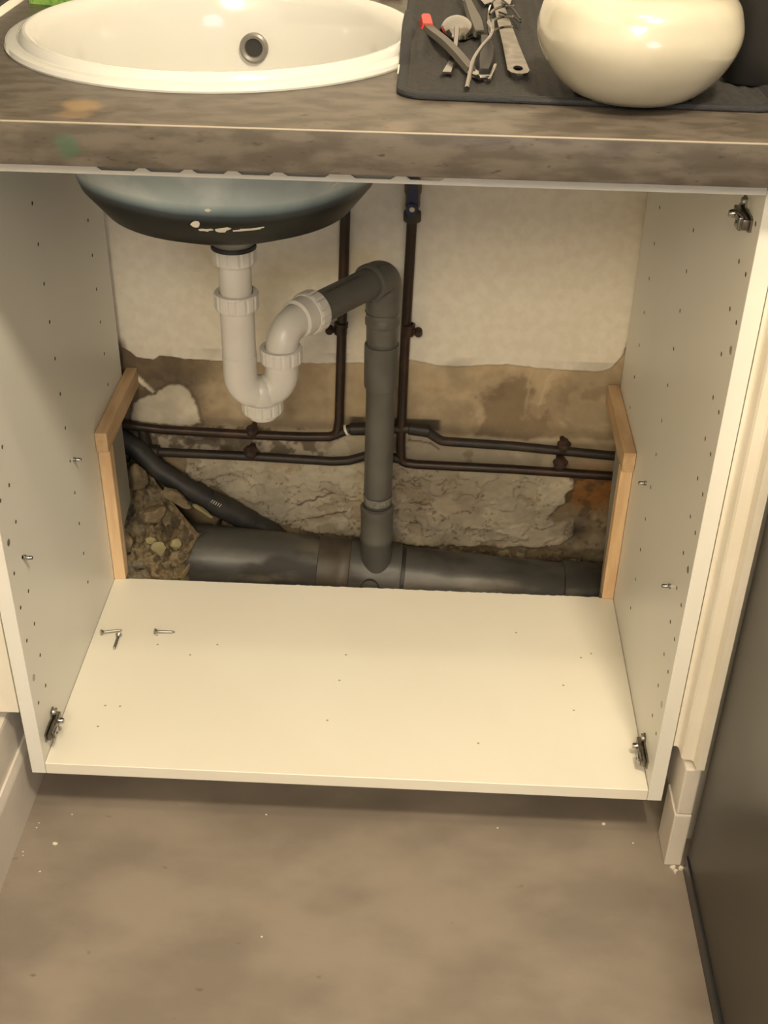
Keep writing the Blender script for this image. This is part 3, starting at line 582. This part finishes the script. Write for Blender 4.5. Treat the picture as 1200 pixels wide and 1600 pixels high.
round_clip(.3010, .1335, .0115, 'rusty round bracket on the lower right pipe, lower of the right pair')
# hose
hs = empty('drain_hose', (-.28, .555, .06), 'black plastic hose running diagonally down behind the soil pipe', 'hose')
hpts = fillet([(-.402, .566, .150), (-.372, .562, .130), (-.340, .556, .098), (-.297, .550, .070), (-.242, .552, .033), (-.205, .563, .002), (-.165, .568, -.022), (-.13, .569, -.06)], .06, 6)
bm = nb(); tube(bm, hpts, [.0165]*len(hpts), 24); obj('hose_tube', bm, MM['dark_hose'], hs)
a0 = Vector((-.262, .5505, .0465)); a1 = Vector((-.192, .5635, -.005)); dd = (a1-a0)
pf = []; nn = 34
for k in range(nn+1): pf.append((.0178+.0011*(k % 2), dd.length*k/nn))
bm = nb(); lathe(bm, pf, a0, dd, 28); obj('corrugated_sleeve', bm, MM['dark_hose'], hs, angle=80)
bm = nb()
for k in range(5):
    p = a0+dd*(.02+.045*k); u, v = frame(dd); nrm = Vector((0, -.75, .65)); nrm = (nrm-dd.normalized()*nrm.dot(dd.normalized())).normalized(); sd2 = dd.normalized().cross(nrm)
    c0 = p+nrm*.0190; box_ = [c0-sd2*.0028+dd.normalized()*.0008, c0+sd2*.0028-dd.normalized()*.0004, c0+sd2*.0028+dd.normalized()*.0006, c0-sd2*.0028+dd.normalized()*.0018]
    A_ = [bm.verts.new(q) for q in box_]; B_ = [bm.verts.new(q-nrm*.002) for q in box_]; bm.faces.new(A_); bm.faces.new(B_[::-1])
    for i in range(4): bm.faces.new((A_[i], B_[i], B_[(i+1) % 4], A_[(i+1) % 4]))
obj('white_marks', bm, MM['flake'], hs, smooth=False)
# ---------------------------------------------------------------- rubble
def heap(name, x0, x1, zf, yf, seed, nx, nz, lab, edge=None, base=(.20, .155, .095)):
    u = np.linspace(0, 1, nx); v = np.linspace(0, 1, nz); U, V = np.meshgrid(u, v); Xh = x0+(x1-x0)*U
    Zh = zf(U, V, Xh); Yh = yf(U, V, Xh)
    a = fbm(Xh*1.0, Zh+V*.1, 34, seed); b_ = fbm(Xh, Zh, 110, seed+9, 4); c_ = fbm(Xh+.5, Zh, 14, seed+5)
    st = np.floor(a*7)/7; d = .030*(.4*a+.6*st-.5)+.018*(b_-.5)+.016*(c_-.5)
    Yh = Yh-d*.8; Zh = Zh+d*.8
    Ch = np.ones(Xh.shape+(3,))*np.array(base)
    if name == 'rubble_heap': Ch = mixc(Ch, ss(.03, .07, Zh)*.6, (.34, .27, .16)); Ch = mixc(Ch, np.exp(-((Xh+.322)/.012)**2-((Zh-.040)/.008)**2), (.01, .008, .006))  # dark of a hole painted into the rubble colour
    Ch = mixc(Ch, ss(.50, .60, a)*.7, (.30, .24, .145)); Ch = mixc(Ch, ss(.5, .35, b_)*.75, (.07, .052, .034)); Ch = mixc(Ch, ss(.58, .7, c_)*.5, (.30, .26, .19))
    o = grid_obj(name, np.stack([Xh, Yh, Zh], -1), np.clip(Ch, 0, 1), MM['rubble']); tag(o, lab, 'rubble', kind='stuff'); return o
ln = lambda a, b, t: a+(b-a)*t
def htop(X): return np.interp(X, [-.437, -.375, -.34, -.297, -.242, -.215], [.135, .128, .086, .056, .020, .0])
def rz(U, V, X): return -.125+(htop(X)+.125)*V
def ry(U, V, X):
    z = rz(U, V, X)
    return np.interp(z, [-.125, -.07, -.02, .02, .06, .10, .135], [.412, .418, .426, .452, .505, .552, .576])+ss(0, .05, X-np.interp(z, [-.11, -.08, -.05, -.01, .02, .06], [-.235, -.262, -.292, -.297, -.278, -.250])-.02*(vnoise(z, X, 60, 3)-.5))*.13
heap('rubble_heap', -.437, -.215, rz, ry, 5, 180, 220, 'crumbled brown masonry rubble piled in the left rear corner')
heap('dirt_ridge', .045, .437, lambda U, V, X: ln(-.105, -.056, V), lambda U, V, X: ln(.545, .592, V), 15, 220, 30, 'crumbled dirt between the soil pipe and the wall on the right', base=(.10, .075, .045))
heap('mortar_ridge', -.20, .05, lambda U, V, X: ln(-.100, ln(-.020, -.048, U), V), lambda U, V, X: ln(.550, .592, V), 25, 140, 30, 'crumbled mortar between the soil pipe and the wall on the left', base=(.16, .12, .075))
heap('loose_soil', -.437, .437, lambda U, V, X: ln(-.094, -.085, V)+0*X, lambda U, V, X: ln(.40, .60, V), 35, 260, 60, 'loose dirt on the ground behind the cabinet floor', base=(.05, .038, .025))
def chunk(loc, size, seed, m, lab, name='masonry_chunk', flat=1.0, rot=0):
    r = random.Random(seed); bm = nb(); bmesh.ops.create_icosphere(bm, subdivisions=3, radius=1)
    pl = [(Vector((r.gauss(0, 1), r.gauss(0, 1), r.gauss(0, 1))).normalized(), r.uniform(.55, .85)) for _ in range(11)]
    for v in bm.verts:
        n = v.co.normalized(); k = 1
        for d, h in pl:
            q = n.dot(d)
            if q > 1e-3: k = min(k, h/q)
        k += r.uniform(-.02, .02)
        v.co = Vector((n.x*k*size[0], n.y*k*size[1], n.z*k*size[2]))
    bmesh.ops.rotate(bm, cent=(0, 0, 0), matrix=Matrix.Rotation(rot, 3, 'Y'), verts=bm.verts)
    o = obj(name, bm, m, angle=28); o.location = loc; tag(o, lab, 'rubble', 'loose masonry lumps in the left rear corner'); return o
chunk((-.322, .448, .0200), (.014, .010, .015), 3, MM['chunk_pale'], 'small pale yellow lump in the middle of the rubble')
chunk((-.338, .482, .058), (.032, .018, .021), 8, MM['chunk'], 'long tan broken lump under the black hose', rot=-.5)
chunk((-.305, .508, .076), (.032, .016, .011), 12, MM['chunk'], 'ragged tan slab edge along the black hose', rot=.5)
chunk((-.362, .515, .105), (.017, .016, .026), 15, MM['chunk'], 'tan lump at the top of the rubble beside the left batten')
chunk((-.345, .414, -.050), (.034, .012, .013), 19, MM['mortar'], 'grey mortar lump at the foot of the rubble beside the batten')
chunk((-.290, .428, -.040), (.016, .012, .020), 23, MM['mortar'], 'grey mortar lump at the foot of the rubble, next to the soil pipe')
chunk((-.296, .446, .030), (.010, .009, .012), 29, MM['chunk_pale'], 'small crumbly lump at the upper end of the soil pipe')
chunk((-.262, .508, .052), (.020, .006, .005), 31, MM['chunk_pale'], 'pale splinter lying along the black hose', rot=.65)
chunk((-.352, .432, -.005), (.014, .010, .010), 37, MM['mortar'], 'small grey lump left of the pale yellow one')
# mortar collar draped over the soil pipe
bm = nb(); r = random.Random(5); rows = []
for i in range(26):
    th = math.radians(ln(-52, 18, i/25)); wl = -.300; wr = -.288+.045*(i < 11)*(1-i/11)**1.0+.006*math.sin(i*1.3)+r.uniform(-.003, .003)
    row = []
    for j in range(6):
        x = ln(wl, wr, j/5); rad = SR+.001+.009*(1-(j/5)**2)*(.7+.5*r.random()); row.append(bm.verts.new((x, .500-math.cos(th)*rad, sz(x)+math.sin(th)*rad)))
    rows.append(row)
for a, b in zip(rows, rows[1:]):
    for j in range(5): bm.faces.new((a[j], a[j+1], b[j+1], b[j]))
o = obj('mortar_collar', bm, MM['mortar'], angle=60); tag(o, 'torn grey mortar collar on the left end of the soil pipe', 'mortar')
chunk((-.318, .492, .052), (.010, .010, .030), 51, MM['chunk'], 'upright tan flake at the middle of the rubble, right of the long lump', rot=-.2)
chunk((-.264, .437, -.058), (.022, .008, .009), 53, MM['mortar'], 'thin mortar sliver against the front of the soil pipe', rot=.25)
chunk((-.372, .440, .030), (.014, .012, .018), 57, MM['chunk'], 'dull tan lump against the left batten')
chunk((-.335, .452, .030), (.010, .008, .007), 59, MM['chunk_pale'], 'tiny pale crumb above the pale yellow lump')
chunk((.067, .552, -.0400), (.006, .004, .004), 41, MM['chunk_pale'], 'pale crumb on top of the soil pipe beside the tee')
# ---------------------------------------------------------------- screws on the cabinet floor
def screw_thing(x0, y0, x1, y1, lab, up=False):
    a = Vector((x0, y0, .0044)); b_ = Vector((x1, y1, .0016)); d = b_-a; Lg = d.length
    s_ = empty('wood_screw', (x0, y0, 0), lab, 'screw', 'loose countersunk screws on the cabinet floor')
    bm = nb(); lathe(bm, [(0, -.0004), (.0015, .0003), (.0041, -.0006), (.0046, .0004), (.0021, .0044)], a, d, 18); obj('screw_head', bm, MM['zinc'], s_)
    bm = nb(); pf = [(.0021, .003)]; k = 0
    while .006+k*.0009 < Lg*.9: pf.append(((.0023 if k % 2 else .0016), .006+k*.0009)); k += 1
    pf += [(.0002, Lg)]; lathe(bm, pf, a, d, 12); obj('screw_shank', bm, MM['zinc'], s_, angle=80)
screw_thing(-.3700, .2560, -.3420, .2665, 'loose screw pointing right, leftmost of the three')
screw_thing(-.3435, .2530, -.3440, .2220, 'loose screw pointing toward the front edge, middle of the three')
screw_thing(-.2938, .2635, -.2648, .2668, 'loose screw pointing right, set apart from the other two')
# ---------------------------------------------------------------- dark unit on the right
du = empty('dark_cabinet', (.72, -.4, FZ), 'tall charcoal grey cabinet side panel at the right edge', 'cabinet')
obj('side_panel', box(nb(), .4345, 1.02, -.72, -.0400, FZ+.028, .775, .002), MM['dark_unit'], du)
obj('bottom_seal', box(nb(), .4325, 1.01, -.70, -.0410, FZ, FZ+.0275, .001), MM['dark_seal'], du, label='dark blue-black bottom strip')
# ---------------------------------------------------------------- drying mat
mt = empty('drying_mat', (.22, .3, ZT), 'dark grey ribbed dish drying mat with black bound edge beside the sink', 'drying mat')
def rimlift(x, y_):
    r = math.hypot(x-SX, y_-SY); return float(np.interp(r, [.2, .2085, .213, .227, .236], [.0150, .0148, .0118, .0065, 0]))
def matxf(a, b, d):
    x = a-.0415; y_ = b-.0600; yy = .0600+y_+x*-.030+.004; return (a, yy, d+rimlift(a, yy))
bm = nb(); N_ = 70; y0m, y1m, x0m, x1m = .070, .567, .051, .393
vs_ = []
for i in range(121):
    x = ln(x0m, x1m, i/120); row = []
    for j in range(61):
        yy = ln(y0m, y1m, j/60); row.append(bm.verts.new(matxf(x, yy, ZT+.0034+.0009*math.sin((x-x0m)*2*math.pi/.012))))
    vs_.append(row)
for a, b in zip(vs_, vs_[1:]):
    for j in range(60): bm.faces.new((a[j], b[j], b[j+1], a[j+1]))
obj('ribbed_pad', bm, MM['mat_fabric'], mt, angle=80)
bm = nb(); ring = rounded(.0450, .3985, .0640, .572, .026, 8); rings = []; den = []
for k in range(len(ring)):
    a = Vector(ring[k]); b = Vector(ring[(k+1) % len(ring)]); n = max(1, int((b-a).length/.005)); den += [tuple(a.lerp(b, q/n)) for q in range(n)]
ring = den
for k in range(len(ring)):
    rings.append(ring[k])
cl = [Vector(matxf(a, b, ZT+.0032)) for a, b in ring]; cl.append(cl[0].copy()); cl.append(cl[1].copy())
cc_ = Vector((.22, .288, 0)); rws = []
for p in cl[:-1]:
    d = Vector((cc_.x-p.x, cc_.y-p.y, 0)); inn = Vector((max(-1, min(1, d.x*12)), max(-1, min(1, d.y*12)), 0)); inn.normalize()
    rws.append([bm.verts.new(Vector((p.x, p.y, 0))+inn*a_+Vector((0, 0, ZT+h_+(rimlift(p.x+inn.x*a_, p.y+inn.y*a_) if 1 else 0)))) for a_, h_ in ((.0005, .0004), (-.0028, .0012), (-.0034, .0032), (-.0022, .0056), (.002, .0066), (.007, .0060), (.0115, .0040), (.0118, .0026))])
for a, b in zip(rws, rws[1:]):
    for k in range(7): bm.faces.new((a[k], a[k+1], b[k+1], b[k]))
obj('bound_edge', bm, MM['mat_border'], mt)
bm = nb(); tube(bm, [(.0425, .135, ZT+.0068), (.0427, .165, ZT+.0072)], .0008, 6); obj('care_tag', bm, MM['flake'], mt, label='tiny white tag on the edge')
MT = ZT+.0050
# ---------------------------------------------------------------- bowl
bw = empty('ceramic_bowl', (.2635, .092, MT), 'round squat cream ceramic pot standing on the drying mat', 'pot')
pr = [(0, .001), (.046, .001), (.050, .0015), (.060, .0055), (.074, .0175), (.085, .0330), (.0915, .0500), (.0932, .0640), (.0910, .0780), (.0868, .0910), (.0780, .1010), (.0620, .1065), (.0460, .1075), (.0415, .1100), (.0405, .1160), (.0430, .1240), (.0470, .1300), (.0480, .1320), (.0460, .1330), (.0420, .1290), (.0370, .1180), (.0380, .1100), (.05, .1), (.08, .07), (.06, .02), (0, .008)]
pr = [(r_, h_ if h_ < .03 else .03+(h_-.03)*.86) for r_, h_ in pr]
def catmull(p, n=4):
    out = []
    for i in range(len(p)-1):
        p0 = p[max(i-1, 0)]; p1 = p[i]; p2 = p[i+1]; p3 = p[min(i+2, len(p)-1)]
        for k in range(n):
            t = k/n; out.append(tuple(.5*((2*p1[q])+(-p0[q]+p2[q])*t+(2*p0[q]-5*p1[q]+4*p2[q]-p3[q])*t*t+(-p0[q]+3*p1[q]-3*p2[q]+p3[q])*t**3) for q in (0, 1)))
    return [(max(a, 0), b) for a, b in out]+[p[-1]]
bm = nb(); lathe(bm, catmull(pr), (.2635, .092, MT), seg=96); obj('bowl_body', bm, MM['bowl'], bw, angle=60)
# black container behind it
bc = empty('black_container', (.387, .158, MT), 'black tapered container behind the cream pot at the right edge', 'container')
bm = nb(); lathe(bm, [(0, .002), (.022, .002), (.026, .0), (.028, .003), (.032, .03), (.037, .06), (.041, .095), (.043, .14), (.041, .142), (.038, .13), (.032, .06), (0, .01)], (.387, .158, MT), seg=48); obj('container_body', bm, MM['black_plastic'], bc)
bm = nb(); lathe(bm, [(.0408, .093), (.0438, .095), (.0438, .103), (.0416, .105)], (.387, .158, MT), seg=48); obj('container_band', bm, MM['black_rubber'], bc)
# ---------------------------------------------------------------- green cloth and pale dish
def sheet(name, poly, z0, z1, m, lab, cat, jitter=.002):
    bm = nb(); r = random.Random(7); P_ = []
    for i in range(len(poly)):
        a = Vector(poly[i]); b = Vector(poly[(i+1) % len(poly)])
        for k in range(8): q = a.lerp(b, k/8); P_.append((q.x+r.uniform(-1, 1)*jitter, q.y+r.uniform(-1, 1)*jitter))
    prism(bm, P_, lambda a, b, d: (a, b, d), z0, z1); bmesh.ops.bevel(bm, geom=[e for e in bm.edges if abs(e.verts[0].co.z-z1) < 1e-5 and abs(e.verts[1].co.z-z1) < 1e-5], offset=.002, segments=2, affect='EDGES')
    return tag(obj(name, bm, m, angle=60), lab, cat)
sheet('green_sponge', [(-.4060, .436), (-.352, .4200), (-.322, .462), (-.325, .52), (-.400, .52)], ZT+.0003, ZT+.0115, MM['sponge'], 'bright green scouring sponge behind the sink, top left corner', 'sponge')
bm = nb(); prism(bm, rounded(.006, .036, .515, .56, .010), lambda a, b, d: (a, b, d), ZT+.003, ZT+.016); prism(bm, rounded(.010, .032, .519, .556, .008), lambda a, b, d: (a, b, d), ZT+.0002, ZT+.0032)
tag(obj('soap_dish', bm, MM['pale'], smooth=False), 'pale soap dish behind the sink beside the drying mat', 'dish')
# ---------------------------------------------------------------- cutlery
def flatbar(bm, pts, ws, th, up=(0, 0, 1)):
    pts = [Vector(p) for p in pts]; up = Vector(up).normalized(); rows = []
    for i, p in enumerate(pts):
        d = (pts[min(i+1, len(pts)-1)]-pts[max(i-1, 0)]).normalized(); s_ = d.cross(up).normalized(); n_ = s_.cross(d); w_ = ws[i]/2; h = th/2
        rows.append([bm.verts.new(p+s_*a*w_+n_*b*h) for a, b in ((-1, -.5), (-.7, 1), (.7, 1), (1, -.5), (.7, -1), (-.7, -1))])
    for a, b in zip(rows, rows[1:]):
        for k in range(6): bm.faces.new((a[k], a[(k+1) % 6], b[(k+1) % 6], b[k]))
    bm.faces.new(rows[0]); bm.faces.new(rows[-1][::-1]); return bm
def smooth_path(p, n=6):
    p = [tuple(a) for a in p]; out = []
    for i in range(len(p)-1):
        p0 = p[max(i-1, 0)]; p1 = p[i]; p2 = p[i+1]; p3 = p[min(i+2, len(p)-1)]
        for k in range(n):
            t = k/n; out.append(tuple(.5*((2*p1[q])+(-p0[q]+p2[q])*t+(2*p0[q]-5*p1[q]+4*p2[q]-p3[q])*t*t+(-p0[q]+3*p1[q]-3*p2[q]+p3[q])*t**3) for q in range(len(p1))))
    return out+[p[-1]]
# grey-handled peeler with a red tip
T = MT+.0035
kn = empty('paring_knife', (.085, .24, MT), 'grey plastic handled paring knife with red tip, left of the cutlery', 'knife')
pth = smooth_path([(.0690, .302, T+.006, .012), (.074, .285, T+.005, .013), (.0875, .235, T+.0065, .012), (.100, .190, T+.005, .0115), (.114, .145, T, .011)])
bm = nb(); flatbar(bm, [p[:3] for p in pth], [p[3] for p in pth], .007); obj('handle', bm, MM['grey_plastic'], kn, angle=50)
bm = nb(); flatbar(bm, [(.0665, .345, T+.007), (.0665, .335, T+.007), (.0690, .300, T+.006)], [.009, .0145, .0150], .009); obj('red_tip', bm, MM['red'], kn, label='red tip', angle=50)
bm = nb(); flatbar(bm, [(.114, .147, T), (.120, .128, T), (.1240, .118, T)], [.011, .012, .008], .003); obj('steel_end', bm, MM['steel'], kn)
# serving spoon
spn = empty('serving_spoon', (.10, .25, MT), 'steel spoon lying face down beside the red tip', 'spoon')
bm = nb(); bmesh.ops.create_uvsphere(bm, u_segments=24, v_segments=14, radius=1)
bmesh.ops.delete(bm, geom=[v for v in bm.verts if v.co.z < -.02], context='VERTS')
for v in bm.verts: v.co = Vector((.101+v.co.x*.0195, .318+v.co.y*.036, T-.002+v.co.z*.017))
obj('spoon_bowl', bm, MM['steel'], spn)
pth = smooth_path([(.1005, .295, T+.010, .006), (.1000, .272, T+.006, .006), (.0985, .235, T+.0005, .006), (.0945, .180, T-.0005, .008), (.0905, .140, T+.000, .0115), (.0900, .134, T+.000, .011)])
bm = nb(); flatbar(bm, [p[:3] for p in pth], [p[3] for p in pth], .0022); obj('spoon_handle', bm, MM['steel'], spn)
# fork on its side
fk = empty('fork', (.125, .2, MT), 'steel fork lying on its side across the other cutlery, tines to the right', 'fork')
pth = smooth_path([(.1090, .085, MT+.002, .005), (.1120, .110, MT+.010, .0045), (.1150, .135, MT+.016, .004), (.1240, .175, MT+.020, .0035), (.1330, .205, MT+.023, .0035), (.1360, .232, MT+.024, .004), (.1345, .255, MT+.026, .008)])
bm = nb(); tube(bm, [p[:3] for p in pth], [p[3]*.5 for p in pth], 10); obj('fork_handle', bm, MM['steel'], fk)
bm = nb()
tube(bm, smooth_path([(.1345, .255, MT+.014), (.1325, .262, MT+.024), (.1325, .268, MT+.034), (.1350, .270, MT+.042)]), .0019, 8)
for k in range(4):
    z = MT+.013+.0098*k; yy = .255+.004*k
    tube(bm, smooth_path([(.1335, yy, z), (.1400, yy+.012, z+.003), (.1500, yy+.02, z+.0045), (.1600, yy+.022, z+.0045)]), [.0014]*18+[.0004], 8)
obj('fork_tines', bm, MM['steel'], fk)
# dark utensil handles
def handle(name, pts, ws, th, m, lab, cat, extra=None):
    t_ = empty(name, pts[0][:2]+(MT,), lab, cat); bm = nb(); q = smooth_path([tuple(p)+(w_,) for p, w_ in zip(pts, ws)]); flatbar(bm, [a[:3] for a in q], [a[3] for a in q], th); obj('handle', bm, m, t_, angle=50)
    if extra: extra(t_)
    return t_
def ex1(t_):
    bm = nb(); flatbar(bm, [(.1215, .290, T+.003), (.1285, .292, T+.003)], [.006, .006], .006); obj('steel_collar', bm, MM['steel'], t_)
    bm = nb(); tube(bm, smooth_path([(.1150, .450, T+.002), (.108, .47, T+.008), (.113, .50, T+.010)]), .003, 10); obj('steel_head', bm, MM['steel'], t_)
handle('tin_opener', [(.1140, .455, T+.004), (.1180, .400, T+.004), (.1225, .340, T+.004), (.1250, .292, T+.003)], [.010, .013, .016, .013], .008, MM['grey_plastic'], 'dark grey handled tin opener lying behind the fork', 'tin opener', ex1)
def ex2(t_):
    bm = nb(); tube(bm, smooth_path([(.1160, .128, T), (.1220, .118, T+.001), (.1290, .119, T+.001), (.1330, .122, T)]), .0022, 8); tube(bm, smooth_path([(.1290, .112, T), (.1320, .120, T+.001), (.1370, .150, T+.004), (.1380, .160, T+.002)]), .0018, 8); obj('steel_loop', bm, MM['steel'], t_)
handle('vegetable_peeler', [(.1300, .275, T+.002), (.1315, .230, T+.002), (.1290, .180, T+.001), (.1260, .135, T+.001)], [.010, .017, .018, .012], .008, MM['black_plastic'], 'black handled peeler with a steel loop end under the fork', 'peeler', ex2)
# flat steel handle with a hanging hole
st = empty('steel_grater', (.15, .25, MT), 'flat steel utensil handle with a hanging hole, right of the fork', 'utensil'); st.name = 'steel_spatula'
bm = nb(); o2 = [(-.006, .50), (-.0068, .40), (-.0085, .25), (-.0105, .155), (-.0108, .145), (-.0080, .135), (-.003, .131), (.003, .131), (.0080, .135), (.0108, .145), (.0105, .155), (.0085, .25), (.0068, .40), (.006, .50)]
prism(bm, o2, lambda a, b, d: (.1600+a-(b-.145)*.028, b, d), T, T+.0022); hb_ = obj('flat_handle', bm, MM['steel_dull'], st, smooth=False, label='flat steel handle with hole')
c = nb(); lathe(c, [(0, -.01), (.0048, -.01), (.0048, .01), (0, .01)], (0, 0, 0), seg=24)
for v in c.verts: v.co = Vector((v.co.x+.1598, v.co.y*2.1+.152, v.co.z+T))
pass; boolean(hb_, c)
bm = nb(); flatbar(bm, [(.1500, .46, T+.001), (.1490, .515, T+.001)], [.03, .045], .002); obj('blade', bm, MM['steel'], st)
wk = empty('wire_whisk', (.165, .42, MT), 'black wire utensil at the top, between spatula and cream pot', 'whisk'); wk.name = 'wire_utensil'
for k, pts in enumerate(([(.1500, .40, T+.004), (.1650, .375, T+.004), (.1720, .350, T+.004)], [(.1560, .47, T+.004), (.1660, .41, T+.006), (.1720, .36, T+.005)])):
    bm = nb(); tube(bm, smooth_path(pts), .0012, 8); obj('wire', bm, MM['black_plastic'], wk)
# ---------------------------------------------------------------- small crumbs on the floor
for i, (x, y_, s_) in enumerate(((-.369, -.045, .0035), (-.40, -.02, .0015), (-.399, -.012, .0012), (-.406, -.06, .0015), (-.404, -.066, .0012), (-.376, -.09, .0015), (-.087, -.17, .0016), (-.36, .005, .0016), (-.105, .02, .0016), (.20, .015, .0015), (.375, .0, .0015), (.34, .03, .003))):
    r = random.Random(i); bm = nb(); pts = [(math.cos(a)*s_*r.uniform(.6, 1.1), math.sin(a)*s_*r.uniform(.4, .9)) for a in [2*math.pi*k/7 for k in range(7)]]
    prism(bm, pts, lambda a, b, d: (x+a, y_+b, FZ+d), .0001, s_*.4); tag(obj('paint_flake', bm, MM['flake'], smooth=False), ('crescent-shaped white paint flake, largest crumb on the floor near the left baseboard' if i == 0 else 'tiny white paint flake on the grey floor'), 'flake', 'paint flakes on the floor')
bm = nb(); r = random.Random(2)
for k in range(6):
    a = (.420+r.uniform(-.006, .012), -.040+r.uniform(-.010, .004)); s_ = r.uniform(.0012, .0042); pts = [(a[0]+math.cos(t)*s_*r.uniform(.5, 1.2), a[1]+math.sin(t)*s_*r.uniform(.4, 1)) for t in [2*math.pi*q/7 for q in range(7)]]
    prism(bm, pts, lambda p, q, d: (p, q, FZ+d), .0001, .002+.0015*r.random())
tag(obj('plaster_crumbs', bm, MM['flake'], smooth=False), 'white plaster crumbs at the foot of the right baseboard block', 'crumbs', kind='stuff')
